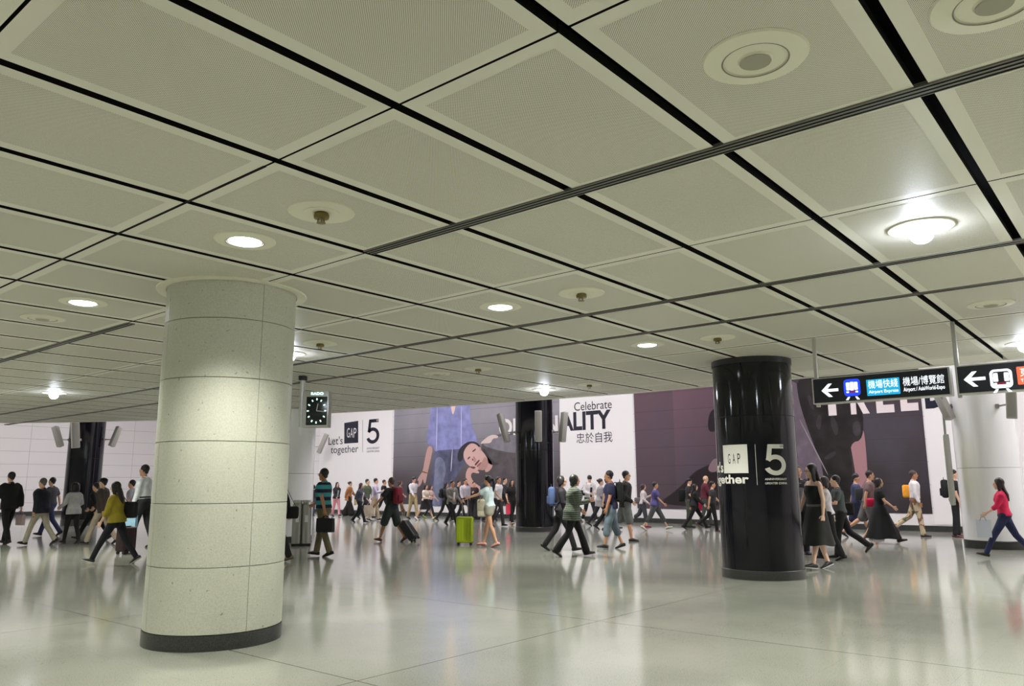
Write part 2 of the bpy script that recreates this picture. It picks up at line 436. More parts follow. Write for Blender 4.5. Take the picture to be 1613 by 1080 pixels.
# ------------------------------------------------------------------ columns
def stone_column(x, y, r):
    t = thing('stone_column', 'thick pale speckled stone column with black base, nearest the camera', 'column', (x, y, 0))
    m = MB(); m.lathe([(r-.015, 0), (r-.015, CEIL)], n=96); m.build('core', M_joint, t)
    zs = [.135, .70, 1.257, 1.814, 2.40, 2.957, CEIL+.004]
    m = MB()
    angs = [math.radians(a) for a in (174, 266.5, 338.5, 410.5, 462.5)]
    for k in range(len(zs)-1):
        for j in range(5):
            a0 = angs[j]+.004; a1 = (angs[(j+1) % 5]+(2*math.pi if j == 4 else 0))-.004
            z0, z1 = zs[k]+.003, zs[k+1]-.003
            m.lathe([(r-.02, z0), (r-.002, z0), (r, z0+.002), (r, z1-.002), (r-.002, z1), (r-.02, z1)], n=24, a0=a0, a1=a1, close=True)
    m.build('cladding', M_stone, t, sharp=30)
    m = MB(); m.lathe([(r-.02, 0), (r+.004, 0), (r+.004, .132), (r-.02, .132)], n=96); m.build('base_band', M_dark, t)
    m = MB(); m.lathe([(r+.012, CEIL-.014), (r+.10, CEIL-.014), (r+.105, CEIL-.002)], n=96); m.lathe([(r+.012, CEIL-.014), (r+.012, CEIL+.03)], n=96); m.build('ceiling_collar', M_ring, t)
    return t
stone_column(4.10, 7.08, .617)
def clad_column(name, label, x, y, r, h, m_c, m_b, bz, joint_z=(), plinth=.13, vj=0):
    t = thing(name, label, 'column', (x, y, 0))
    m = MB(); z = [plinth]+list(joint_z)+[h]
    for a, b2 in zip(z, z[1:]):
        m.lathe([(r-.02, a+.002), (r, a+.004), (r, b2-.004), (r-.02, b2-.002)], n=96)
    m.build('cladding', m_c, t, sharp=30)
    m = MB(); m.lathe([(r-.012, 0), (r-.012, h)], n=64); m.build('core', M_black, t)
    m = MB(); m.lathe([(r-.02, 0), (r+bz, 0), (r+bz, plinth-.006), (r+bz-.006, plinth), (r-.02, plinth)], n=96); m.build('base_band', m_b, t)
    return t
NC = (11.95, 4.93, .605)
c1 = clad_column('black_column', 'glossy black round column with white printed logo, right of the middle', *NC[:2], NC[2], CEIL-.01, M_navy, M_dark, .012, (2.42,), .135)
m = MB(); m.lathe([(NC[2]-.02, CEIL-.09), (NC[2]+.012, CEIL-.09), (NC[2]+.012, CEIL-.004), (NC[2]-.02, CEIL-.004)], n=96); m.build('top_collar', M_black, c1)
# prints wrapped round the near black column
M_pw = mat('print_white', (214, 212, 206), .5); M_pk = mat('print_black', (20, 20, 30), .5)
def colprint(name, s, a0, a1, z0, z1, m, r, parent, bold=0.0, off=.004, rect=False):
    """a0..a1 degrees round the column, growing to the right seen from outside"""
    if rect: uv = [(0, z0), (1, z0), (1, z1), (0, z1)]; F = [(0, 1, 2, 3)]
    else: uv, F = fit_text(s, 0, 1, z0, z1, bold)
    bm = bmesh.new(); L = math.radians(a1-a0)*r
    vs = [bm.verts.new((u*L, z, 0)) for u, z in uv]
    for f in F:
        try: bm.faces.new([vs[i] for i in f])
        except ValueError: pass
    for _ in range(5):
        ed = [e for e in bm.edges if abs(e.verts[0].co.x-e.verts[1].co.x) > .04]
        if not ed: break
        bmesh.ops.triangulate(bm, faces=bm.faces[:])
        ed = [e for e in bm.edges if abs(e.verts[0].co.x-e.verts[1].co.x) > .04]
        bmesh.ops.subdivide_edges(bm, edges=ed, cuts=1)
    for v in bm.verts:
        q = math.radians(a0)+v.co.x/r; v.co = Vector(((r+off)*math.cos(q), (r+off)*math.sin(q), v.co.y))
    me = bpy.data.meshes.new(name); bm.to_mesh(me); bm.free(); me.materials.append(m)
    o = bpy.data.objects.new(name, me); COL.objects.link(o); o.parent = parent; return o
R_ = NC[2]
colprint('logo_square', '', 149.2, 190.6, 1.556, 1.985, M_pw, R_, c1, rect=True)
for ch, a in zip('GAP', (159.5, 167.8, 175.6)): colprint('logo_letter', ch, a, a+4.3, 1.70, 1.85, M_pk, R_, c1, off=.007)
colprint('printed_words', "Let's", 112, 147.6, 1.568, 1.735, M_pw, R_, c1, .03)
colprint('printed_words', 'together', 108, 190.4, 1.36, 1.535, M_pw, R_, c1, .03)
colprint('printed_rule', '', 201.2, 201.8, 1.38, 1.98, M_pw, R_, c1, rect=True)
colprint('printed_numeral', '5*', 213.0, 245.5, 1.52, 1.98, M_pw, R_, c1)
colprint('printed_words', 'th', 236.5, 242.5, 1.935, 1.968, M_pk, R_, c1, off=.008)
colprint('printed_words', 'ANNIVERSARY', 212, 245.5, 1.448, 1.480, M_pw, R_, c1, .015)
colprint('printed_words', 'GREATER CHINA', 212, 245.5, 1.388, 1.420, M_pw, R_, c1, .015)
FB = (19.04, 14.92, .585)
clad_column('black_column', 'tall glossy black column in front of the mural, right of the green suitcase', *FB[:2], FB[2], TALL, M_navy, M_dark, .012, (2.42, 4.8), .14)
LB = (12.28, 30.84, .60)
clad_column('black_column', 'dark blue glossy column behind the crowd at the far left', *LB[:2], LB[2], TALL, M_navy, M_dark, .012, (2.42, 4.8), .22)
clad_column('white_column', 'glossy white round column at the right edge behind the hanging signs', 20.0, 3.0, .61, TALL, M_whitecol, M_dark, .006, (1.7, 4.8), .17)
clad_column('white_column', 'white round column mostly hidden behind the stone column, beside the litter bin', 12.0, 17.45, .605, CEIL+.0, M_whitecol, M_dark, .006, (1.7,), .15)
t = thing('white_pillar', 'slim white square pillar against the wall left of the white advertising panel', 'pillar', (24.9, 35.6, 0))
m = MB(); m.box((0, 0, TALL/2), (.8, .8, TALL-.02), bev=.02); m.build('shaft', M_white, t, smooth=False)
m = MB(); m.box((0, 0, .08), (.83, .83, .16)); m.build('base_band', M_dark, t, smooth=False)

# speakers on the columns
def speaker(px, py, X, label, yaw, tilt, h=.95, wd=.2, col=None):
    v = ray(px, py); tt = X/np.linalg.norm(v[:2]); p = v*tt
    t = thing('wall_speaker', label, 'loudspeaker', (p[0], p[1], EYE+p[2]-h/2), 0, 'column loudspeakers')
    az = math.atan2(p[0], p[1])+math.radians(yaw); t.rotation_euler = (0, math.radians(tilt), -az)
    m = MB(); m.box((0, 0, h/2), (wd, .2, h), bev=.02); m.build('cabinet', M_grey, t)
    m = MB(); m.box((0, -.103, h/2), (wd-.05, .008, h-.06), bev=.003); m.build('grille', mat('grille_grey', (158, 156, 150), .7), t)
    Mi = (Matrix.Translation(t.location) @ t.rotation_euler.to_matrix().to_4x4()).inverted()
    bp_ = (Mi.inverted() @ Vector((0, .08, h*.35)))
    d_ = Vector((col[0]-bp_.x, col[1]-bp_.y, 0)); e_ = bp_+d_*max(.05, (d_.length-col[2]-.004))/d_.length; e_.z = bp_.z
    a_, b_ = Mi @ bp_, Mi @ e_
    m = MB(); m.tube([tuple(a_), tuple(b_)], [.022, .022], n=8); m.box(tuple(b_), (.07, .07, .09), bev=.005); m.build('bracket', M_steel, t)
    return t
dFB = math.hypot(FB[0], FB[1]); dLB = math.hypot(LB[0], LB[1])
speaker(848, 671, dFB-.95, 'grey column loudspeaker on the face of the far black column', 0, 0, .92, .21, col=FB)
speaker(885, 672, dFB-.35, 'slim grey loudspeaker on the right side of the far black column', -35, 7, .92, .16, col=FB)
speaker(799, 672, dFB-.35, 'slanted grey loudspeaker left of the far black column', 35, -18, .92, .16, col=FB)
speaker(121, 685, dLB-1.1, 'pale loudspeaker on the front of the dark blue column at left', -10, -6, .92, .26, col=LB)
speaker(97, 686, dLB-.4, 'pale slanted loudspeaker left of the dark blue column', 35, -22, .78, .19, col=LB)
speaker(177, 686, dLB-.4, 'pale slanted loudspeaker right of the dark blue column', -35, 20, .78, .19, col=LB)
speaker(1494, 628, math.hypot(19.95, 3.02)-.35, 'slanted loudspeaker left of the white column, under the left sign', 35, -22, .9, .16, col=(20.0, 3.0, .61))
speaker(1590, 625, math.hypot(19.95, 3.02)-1.0, 'grey loudspeaker on the face of the white column at the right edge', 0, 4, .9, .2, col=(20.0, 3.0, .61))
speaker(502.5, 697, 41.5, 'faint slanted pale loudspeaker in front of the white logo panel', 30, 24, 1.05, .2, col=(24.9, 35.6, .40))

# framed board fixed beside the right white column
t = thing('notice_board', 'steel framed notice board seen edge on beside the white column', 'notice board', (19.45, 3.98, .95), math.radians(-100))
m = MB(); m.box((0, 0, .72), (.62, .10, 1.5), bev=.012); m.build('frame', M_lsteel, t)
m = MB(); m.box((0, -.052, .72), (.52, .008, 1.36)); m.box((0, .052, .72), (.52, .008, 1.36)); m.build('panel', mat('board_face', (186, 188, 150), .3), t, smooth=False)
m = MB(); m.box((.2, 0, -.0), (.05, .05, .1)); m.tube([(.25, 0, 1.47), (.25, 0, 2.35)], [.025, .025], n=10); m.build('bracket', M_steel, t)
t.location = (19.25, 3.62, .95); t.rotation_euler = (0, 0, math.radians(12))

# ------------------------------------------------------------------ hanging signs
M_sign = mat('sign_black', (14, 16, 30), .35)
M_signw = mat('sign_white', (236, 242, 250), .5, emit=.85)
M_signb = mat('sign_blue', (24, 62, 214), .5, emit=.75)
M_signc = mat('sign_cyan', (24, 150, 196), .5, emit=.7)
M_signo = mat('sign_orange', (240, 98, 66), .5, emit=.8)
M_signr = mat('sign_red', (120, 24, 40), .5, emit=.5)
SX = 10.48
def hsign(label, y0, y1, poles, prints):
    t = thing('hanging_sign', label, 'sign', (SX+.09, (y0+y1)/2, 2.40))
    ox, oy, oz = SX+.09, (y0+y1)/2, 2.40
    L = y0-y1
    m = MB(); m.box((0, 0, .205), (.17, L, .345), bev=.006); m.build('box', M_lsteel, t, smooth=False)
    m = MB(); m.box((-.086, 0, .205), (.006, L-.04, .315)); m.build('face', M_sign, t, smooth=False)
    for py in poles:
        m = MB(); m.box((0, py-oy, (CEIL-oz)/2), (.05, .045, CEIL-oz), bev=.006); m.build('pole', M_lsteel, t)
    for kind, args in prints:
        if kind == 'text':
            s, ya, yb, za, zb, mm, bold = args
            uv, F = fit_text(s, ya-oy, yb-oy, za-oz, zb-oz, bold)
            q = MB(); q.add([(-.0925, u, z) for u, z in uv], F); q.build('lettering', mm, t, smooth=False)
        elif kind == 'poly':
            nm, polys, mm, d = args; q = MB()
            for pts in polys: q.add([(-.090-d, u-oy, z-oz) for u, z in pts], [tuple(range(len(pts)))])
            q.build(nm, mm, t, smooth=False)
    return t
def rrect(y0, y1, z0, z1, r, n=5):
    """rounded rectangle, y0 left (larger), y1 right"""
    s = 1 if y0 > y1 else -1; pts = []
    for cx, cz, a in ((y1+s*r, z1-r, 0), (y0-s*r, z1-r, 90), (y0-s*r, z0+r, 180), (y1+s*r, z0+r, 270)):
        for k in range(n+1):
            q = math.radians(a+90*k/n); pts.append((cx-s*r*math.cos(q), cz+r*math.sin(q)))
    return pts
def SP(px, py):
    v = ray(px, py); tt = (SX)/v[0]; return (tt*v[1], EYE+tt*v[2])
def sbox(x0, y0, x1, y1):
    a = SP(x0, y0); b2 = SP(x1, y1); return a[0], b2[0], b2[1], a[1]
def arrow(y, z, L, h):
    """arrow pointing left, tip at (y, z)"""
    t_ = h*.17
    head = [(y, z), (y-h*.52, z+h/2), (y-h*.80, z+h/2), (y-h*.42, z+t_*.55), (y-h*.30, z), (y-h*.42, z-t_*.55), (y-h*.80, z-h/2), (y-h*.52, z-h/2)]
    bar = [(y-h*.15, z+t_*.62), (y-L, z+t_*.62), (y-L, z-t_*.62), (y-h*.15, z-t_*.62)]
    return [head, bar]
def train(y, z, wd, h, m_body, m_win):
    """train front icon; y, z its centre"""
    w2, h2 = wd/2, h/2
    out = [('poly', ('train_icon', [rrect(y+w2, y-w2, z-h2, z+h2, wd*.22)], m_body, .001))]
    if m_win is None:
        out.append(('poly', ('train_icon', [rrect(y+w2*.74, y-w2*.74, z-h2*.62, z+h2*.76, wd*.1)], M_sign, .002)))
    out.append(('poly', ('train_window', [rrect(y+w2*.70, y+w2*.27, z-h2*.30, z+h2*.62, .01), rrect(y-w2*.27, y-w2*.70, z-h2*.30, z+h2*.62, .01)]
               + ([rrect(y+w2*.22, y-w2*.22, z-h2*.35, z+h2*.66, .01)] if m_win else []), m_win or M_signw, .003)))
    out.append(('poly', ('train_lamp', [rrect(y+w2*.70, y+w2*.40, z-h2*.62, z-h2*.42, .004), rrect(y-w2*.40, y-w2*.70, z-h2*.62, z-h2*.42, .004)], M_signw, .004)))
    out.append(('poly', ('train_bumper', [rrect(y+w2*.34, y-w2*.34, z-h2*.60, z-h2*.38, .004)], M_signr, .004)))
    out.append(('poly', ('train_rail', [[(y+w2*.55, z-h2*1.08), (y+w2*.30, z-h2*1.08), (y+w2*.52, z-h2*1.45), (y+w2*.85, z-h2*1.45)],
                                        [(y-w2*.30, z-h2*1.08), (y-w2*.55, z-h2*1.08), (y-w2*.85, z-h2*1.45), (y-w2*.52, z-h2*1.45)]], M_signw, .002)))
    return out
def tb(s, x0, y0, x1, y1, mm, bold=0.0):
    b2 = sbox(x0, y0, x1, y1); return ('text', (s, b2[0], b2[1], b2[2], b2[3], mm, bold))
ay, az_ = SP(1294, 615.5)
ty, tz = SP(1342, 610)
cb = sbox(1364, 597, 1419, 624)
hsign('hanging sign with blue train and cyan Airport Express field, the left one', 3.50, 1.86, (3.46,),
      [('poly', ('arrow', arrow(ay, az_, .215, .175), M_signw, .001))]+train(ty, tz, .205, .22, M_signb, M_signw)
      + [('poly', ('colour_field', [rrect(cb[0], cb[1], 2.492, 2.70, .008)], M_signc, .001)),
         ('text', ('機場快綫', cb[0]-.02, cb[1]+.02, 2.583, 2.688, M_signw, .0)),
         ('text', ('Airport Express', cb[0]-.02, cb[1]+.02, 2.51, 2.562, M_signw, .012)),
         ('text', ('機場/博覽館', SP(1423, 610)[0], 1.925, 2.583, 2.695, M_signw, .0)),
         ('text', ('Airport / AsiaWorld-Expo', SP(1423, 610)[0], 1.925, 2.50, 2.565, M_signw, .012))])
ay, az_ = SP(1518, 598); ty, tz = SP(1577, 596); ob = SP(1602, 590)
hsign('hanging sign with white train and orange field, cut by the right edge', 1.80, .10, (1.80-.01, .14),
      [('poly', ('arrow', arrow(ay, az_, .225, .18), M_signw, .001))]+train(ty, tz, .225, .22, M_signw, None)
      + [('poly', ('colour_field', [rrect(ob[0], ob[0]-.40, 2.50, 2.705, .01)], M_signo, .001)),
         ('text', ('東涌綫', ob[0]-.03, ob[0]-.37, 2.59, 2.69, M_signw, .0)),
         ('text', ('Tung Chung Line', ob[0]-.03, ob[0]-.37, 2.515, 2.565, M_signw, .012))])

# ------------------------------------------------------------------ hanging clock
M_clk = mat('clock_face', (14, 22, 22), .25); M_clkm = mat('clock_mark', (200, 245, 232), .5, emit=1.3)
ca = math.atan2(8.18, 11.68)
t = thing('hanging_clock', 'square hanging station clock with glowing hour marks right of the stone column', 'clock', (8.20, 11.66, 2.42), 0)
t.rotation_euler = (0, 0, -ca-math.radians(18))
m = MB(); m.tube([(0, 0, 0), (0, 0, .84)], [.045, .045], n=20, cap=False); m.build('pole', M_lsteel, t)
m = MB(); m.box((0, 0, .87), (.125, .125, .085), bev=.01); m.build('ceiling_mount', M_black, t)
m = MB(); m.box((.29, 0, .31), (.44, .20, .64), bev=.012); m.box((.055, 0, .31), (.03, .16, .64), bev=.004); m.build('case', M_lsteel, t)
m = MB(); m.box((.30, -.102, .275), (.37, .006, .50), bev=.002); m.build('face', M_clk, t)
V_, F_ = fit_text('RADO', .19, .41, .555, .605, .03); m = MB(); m.add([(u, -.1025, z) for u, z in V_], F_); m.build('lettering', M_clkm, t, smooth=False)
for k in range(12):
    q = math.pi/2-k*math.pi/6; m = MB(); c = np.array([.30+.155*math.cos(q), -.107, .275+.205*math.sin(q)])
    R = np.array([[math.cos(q), 0, -math.sin(q)], [0, 1, 0], [math.sin(q), 0, math.cos(q)]])
    m.box(c, (.034, .005, .020), R=R); m.build('hour_mark', M_clkm, t, smooth=False)
for nm, q, L in (('hour_hand', math.radians(80), .13), ('minute_hand', math.radians(-6), .155)):
    m = MB(); m.box((.30+math.cos(q)*L/2, -.110, .275+math.sin(q)*L/2), (L, .004, .014), R=np.array([[math.cos(q), 0, -math.sin(q)], [0, 1, 0], [math.sin(q), 0, math.cos(q)]])); m.build(nm, M_grey, t, smooth=False)

# ------------------------------------------------------------------ litter bin beside the hidden column
bx, by = 11.32, 15.9
t = thing('litter_bin', 'steel twin litter bin with two rounded tops beside the white column', 'bin', (bx, by, 0), -math.atan2(bx, by))
m = MB()
for s in (-1, 1):
    m.tube([(s*.105, 0, .0), (s*.105, 0, .95)], [.115, .115], n=24, cap=False)
    m.lathe([(.085, 1.03), (.09, 1.0), (.115, .95)], c=(s*.105, 0, 0), n=24)
m.build('body', M_steel, t)
for s in (-1, 1):
    m = MB(); m.lathe([(.09, 1.0), (.105, 1.03), (.10, 1.06), (.08, 1.03)], c=(s*.105, 0, 0), n=24); m.build('rim', M_lsteel, t)
    m = MB(); m.box((s*.105, -.117, .63), (.075, .006, .16)); m.build('sticker', mat('sticker_white', (220, 220, 220), .6), t, smooth=False)
m = MB(); m.box((0, 0, .03), (.44, .24, .06), bev=.01); m.build('base', M_black, t)
# ------------------------------------------------------------------ advertising wall
def sheet(name, label, y0, y1, z0, z1, mm, cat='advertising panel'):
    t = thing(name, label, cat, (WX-.014, (y0+y1)/2, z0))
    m = MB(); m.box((-.006, 0, (z1-z0)/2), (.012, y0-y1, z1-z0)); m.build('sheet', mm, t, smooth=False)
    return t
def wpoly(name, parent, polys, rgb, layer, px=True, rough=.3, var=.0, round_=2):
    """printed shape on the advertising wall; points are read off the photograph onto the wall plane"""
    ox, oy, oz = parent.location
    def bb(nt, b, c):
        v, xyz = coords(nt); n = noise(nt, v, 2.2, 4)
        nt.links.new(mixc(nt, ramp(nt, n, .35, .68), tuple(k*(1-var) for k in c), tuple(min(1, k*(1+var)) for k in c)), b.inputs['Base Color'])
    mm = mat('print_'+name+('_mottled' if var else ''), rgb, rough, build=bb if var else None)
    q = MB()
    for pts in polys:
        P = [W(*p) if px else p for p in pts]
        # smooth closed outline (Chaikin) then flat face
        for _ in range(round_):
            P = [((a[0]*.75+b2[0]*.25, a[1]*.75+b2[1]*.25) if k == 0 else (a[0]*.25+b2[0]*.75, a[1]*.25+b2[1]*.75))
                 for a, b2 in zip(P, P[1:]+P[:1]) for k in (0, 1)]
        q.add([(-.013-.0015*layer, u-oy, z-oz) for u, z in P], [tuple(range(len(P)))])
    return q.build(name, mm, parent, smooth=False)
def wt(s, x0, y0, x1, y1, rgb, parent, bold=0.0, layer=8, name='lettering', emit=0):
    a = W(x0, y0); b2 = W(x1, y1); c = W(x0, y1); d = W(x1, y0)
    uv, F = fit_text(s, a[0], b2[0], (b2[1]+c[1])/2, (a[1]+d[1])/2, bold)
    ox, oy, oz = parent.location; q = MB()
    q.add([(-.013-.0015*layer, u-oy, z-oz) for u, z in uv], F); return q.build(name, mat('print_ink', rgb, .35), parent, smooth=False)
HI = 7.9
PW = mat('panel_white_vinyl', (232, 229, 230), .3)
# white panel with the logo, left
pa = sheet('advertising_panel', 'white advertising panel with a square logo, large 5 and Let\'s together, left of the mural', 34.2, 28.52, .2, HI, PW)
INK = (22, 22, 44)
wpoly('logo_square', pa, [[(543, 666), (565, 662.5), (565, 697), (543, 698.5)]], INK, 2, round_=0)
for ch, x in zip('GAP', (547.5, 552.8, 558)): wt(ch, x, 674, x+3.9, 689, (225, 224, 226), pa, -.0, 5, 'logo_letter')
wt("Let's", 518.5, 687.5, 540.5, 700, INK, pa, .0, 4); wt('together', 522, 701.5, 565, 716.5, INK, pa, .0, 4)
wpoly('printed_rule', pa, [[(571.6, 661), (572.3, 661), (572.3, 712), (571.6, 712)]], (150, 148, 160), 3, round_=0)
wt('5*', 579, 660, 598, 698.5, INK, pa, 0, 4, 'printed_numeral'); wt('th', 594, 659.5, 597.5, 663.5, (225, 224, 226), pa, 0, 6)
wt('ANNIVERSARY', 578.5, 704, 598.5, 707.2, (70, 70, 90), pa, 0, 4); wt('GREATER CHINA', 578.5, 709, 598.5, 712, (70, 70, 90), pa, 0, 4)

# mural with two people in denim and grey
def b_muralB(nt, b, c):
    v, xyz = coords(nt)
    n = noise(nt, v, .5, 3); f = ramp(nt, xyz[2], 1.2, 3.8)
    base = mixc(nt, f, (.075, .062, .068), (.30, .285, .33)); base = mixc(nt, mth(nt, 'MULTIPLY', ramp(nt, n, .4, .7), .35), base, (.12, .11, .13))  # print tone plus reflected light, put into the colour as paler towards the top
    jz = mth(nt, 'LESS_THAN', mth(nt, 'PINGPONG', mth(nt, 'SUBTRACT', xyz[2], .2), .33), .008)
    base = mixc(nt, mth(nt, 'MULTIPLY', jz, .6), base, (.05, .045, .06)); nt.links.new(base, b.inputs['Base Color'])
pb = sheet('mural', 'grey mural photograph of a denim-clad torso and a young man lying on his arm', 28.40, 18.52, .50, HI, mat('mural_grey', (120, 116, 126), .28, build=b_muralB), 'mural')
wpoly('printed_jeans', pb, [[(684, 703), (738, 700), (742, 720), (728, 735), (712, 765), (708, 797), (672, 797), (678, 765), (683, 730)]], (84, 86, 112), 1, var=.35)
wpoly('printed_jeans_fade', pb, [[(686, 722), (694, 718), (702, 728), (703, 744), (698, 762), (696, 780), (693, 797), (682, 797), (682, 775), (685, 750)]], (112, 117, 142), 2, var=.3)
wpoly('printed_denim_shirt', pb, [[(664, 575), (676, 556), (700, 548), (728, 548), (748, 556), (756, 578), (745, 610), (741, 640), (742, 668), (752, 690), (752, 700), (738, 706), (690, 709), (687, 712), (682, 702), (672, 698), (676, 668), (680, 640), (674, 612)]], (132, 134, 186), 3, var=.22)
wpoly('printed_shirt_seam', pb, [[(727, 640), (728, 640), (728, 703), (726.6, 703)], [(713, 706), (714, 706), (712, 742), (710.5, 742)], [(689, 640), (690, 640), (689, 708), (687.5, 708)]], (196, 198, 226), 5)
wpoly('printed_neck', pb, [[(703, 535), (725, 535), (727, 560), (721, 600), (719, 640), (714, 656), (711, 641), (706, 600), (701, 560)]], (226, 196, 184), 5)
wpoly('printed_arm', pb, [[(675, 701), (683, 704), (680, 720), (675, 742), (673, 752), (671, 762), (668, 760), (667, 752), (664, 764), (658, 768), (661, 757), (657, 757), (663, 747), (667, 742), (670, 722)]], (186, 148, 144), 4)
wpoly('printed_bracelet', pb, [[(665, 741), (675, 744), (675, 746), (664, 743.5)]], (120, 96, 50), 6)
wpoly('printed_grey_sweater', pb, [[(764, 690), (785, 684), (812, 678), (840, 672), (840, 797), (800, 797), (790, 760), (775, 750), (766, 738), (765, 722), (757, 706)]], (88, 82, 86), 4, var=.25)
wpoly('printed_sleeve', pb, [[(758, 700), (775, 689), (812, 684), (845, 686), (845, 712), (812, 714), (780, 708)]], (124, 120, 130), 5, var=.2)
wpoly('printed_collar', pb, [[(760, 706), (764, 706), (776, 726), (790, 731), (774, 733), (766, 724)]], (62, 58, 62), 6)
wpoly('printed_dark_hair', pb, [[(722, 712), (727, 703), (738, 695), (750, 695), (758, 702), (757, 708), (748, 700), (737, 705), (731, 714), (730, 724), (724, 728), (721, 722)]], (44, 42, 50), 5)
wpoly('printed_face', pb, [[(730, 716), (734, 705), (743, 697), (752, 700), (758, 708), (764, 714), (770, 724), (769, 736), (763, 741), (755, 739), (750, 741), (742, 735), (734, 728)]], (206, 168, 162), 7)
wpoly('printed_face_shade', pb, [[(752, 738), (760, 728), (764, 718), (770, 724), (769, 736), (763, 741)]], (178, 138, 132), 8)
wpoly('printed_nose_shade', pb, [[(746, 716), (752, 724), (749, 729), (746, 726)]], (180, 138, 132), 8)
wpoly('printed_lips', pb, [[(751, 734), (758, 727), (760, 729), (753, 736)]], (150, 92, 92), 8)
wpoly('printed_neck_skin', pb, [[(764, 716), (772, 722), (778, 732), (772, 742), (764, 744), (766, 734)]], (196, 156, 150), 6)
wpoly('printed_features', pb, [[(737, 722), (741, 718), (742, 720), (738, 724)], [(744, 711), (750, 706), (751, 708), (746, 712)], [(744, 721), (747, 724), (745, 726)], [(748, 731), (756, 723), (757, 725), (750, 734)], [(739, 734), (752, 735), (747, 739)]], (86, 58, 62), 9)
wpoly('printed_ear', pb, [[(755, 703), (758, 704), (759, 710), (756, 711)]], (196, 156, 148), 8)
wpoly('printed_propped_hand', pb, [[(737, 736), (746, 736), (757, 743), (754, 746), (745, 743), (742, 750), (748, 760), (764, 770), (758, 782), (744, 770), (733, 754)]], (202, 160, 152), 8)
wpoly('printed_upper_hand', pb, [[(756, 699), (768, 688), (777, 684), (786, 686), (785, 690), (777, 690), (774, 698), (764, 698)]], (206, 188, 184), 8)
wt('ORIGIN', 787, 657, 880, 684, (226, 222, 220), pb, .03, 9)

# white panel with the words
pc = sheet('advertising_panel', 'bright white advertising panel reading Celebrate ALITY between the two murals', 18.50, 15.10, .2, HI, mat('panel_bright_vinyl', (240, 237, 238), .3))
wt('Celebrate', 905, 631.5, 964.5, 645, INK, pc, .0, 3); wt('ALITY', 882, 647.5, 963.5, 677, INK, pc, .035, 3); wt('忠於自我', 908.5, 680.5, 965.5, 697, INK, pc, .0, 3)

# dark mural, right
def b_muralD(nt, b, c):
    v, xyz = coords(nt)
    left = ramp(nt, xyz[1], -1.2, 4.0)                         # towards the left half
    n = noise(nt, v, .6, 4); f = ramp(nt, xyz[2], .5, 4.0)
    dk = mixc(nt, f, (.035, .028, .032), (.070, .052, .066)); mv = mixc(nt, f, (.095, .070, .085), (.185, .105, .135))
    base = mixc(nt, left, dk, mv); step = mth(nt, 'GREATER_THAN', xyz[1], 3.25)
    base = mixc(nt, mth(nt, 'MULTIPLY', step, .45), base, (.075, .055, .068)); base = mixc(nt, mth(nt, 'MULTIPLY', ramp(nt, n, .45, .7), .35), base, (.085, .082, .12))
    jz = mth(nt, 'LESS_THAN', mth(nt, 'PINGPONG', mth(nt, 'SUBTRACT', xyz[2], .2), .33), .006)
    base = mixc(nt, mth(nt, 'MULTIPLY', jz, .5), base, (.03, .025, .03)); nt.links.new(base, b.inputs['Base Color'])
pd = sheet('mural', 'dark mural photograph of people in black leather jackets behind the near black column', 15.04, 5.30, .50, HI, mat('mural_dark', (70, 60, 68), .26, build=b_muralD), 'mural')
wpoly('printed_grey_shirt', pd, [[(1225, 600), (1262, 600), (1266, 660), (1302, 745), (1290, 797), (1200, 797), (1100, 797), (1112, 760), (1200, 720)]], (104, 92, 104), 1, var=.2)
wpoly('printed_dark_legs', pd, [[(1030, 797), (1072, 768), (1092, 744), (1120, 730), (1150, 724), (1190, 740), (1190, 797)]], (44, 36, 40), 2)
wpoly('printed_hand', pd, [[(1115, 738), (1124, 722), (1132, 722), (1132, 742), (1120, 744)]], (132, 110, 116), 3)
wpoly('printed_leather_sleeve', pd, [[(1115, 680), (1117, 650), (1130, 640), (1130, 680)]], (40, 34, 38), 2)
wpoly('printed_leather_jacket', pd, [[(1254, 590), (1360, 585), (1358, 630), (1362, 692), (1338, 698), (1344, 740), (1340, 797), (1300, 797), (1300, 742), (1278, 690), (1258, 630)]], (36, 31, 33), 3, var=.5)
for pts in ([(1284, 668), (1290, 652), (1296, 656), (1292, 680)], [(1296, 722), (1312, 710), (1320, 713), (1306, 724)], [(1310, 650), (1322, 672), (1318, 690), (1308, 668)], [(1342, 668), (1354, 660), (1358, 684), (1346, 688)], [(1272, 620), (1280, 626), (1284, 648), (1276, 640)]):
    wpoly('printed_jacket_sheen', pd, [pts], (58, 52, 57), 4, var=.3)
wpoly('printed_zip', pd, [[(1259, 660), (1260.5, 660), (1306, 748), (1304, 748)]], (150, 142, 146), 5)
wpoly('printed_forearm', pd, [[(1334, 670), (1360, 670), (1364, 700), (1367, 742), (1368, 775), (1352, 775), (1347, 740), (1342, 710)]], (164, 122, 128), 2)
for ch, x0, x1, yt, yb in (('F', 1302, 1336, 602, 654), ('R', 1337, 1371, 600, 652), ('E', 1377, 1410, 598, 650), ('E', 1415, 1448, 596, 647)):
    wt(ch, x0, yt, x1, yb, (224, 212, 214), pd, .05, 8)
pe = sheet('advertising_panel', 'plain white panel right of the dark mural with the end of a black letter', 5.26, -6.0, .2, HI, PW)
wt('D', 1453.5, 593, 1489, 643, INK, pe, .05, 4)
wt('OM', 1496, 591, 1570, 640, INK, pe, .05, 4)
# panel joints of the white wall low down, and floor-level plinth strip
for yy in (32.9, 31.2, 29.6):
    pass
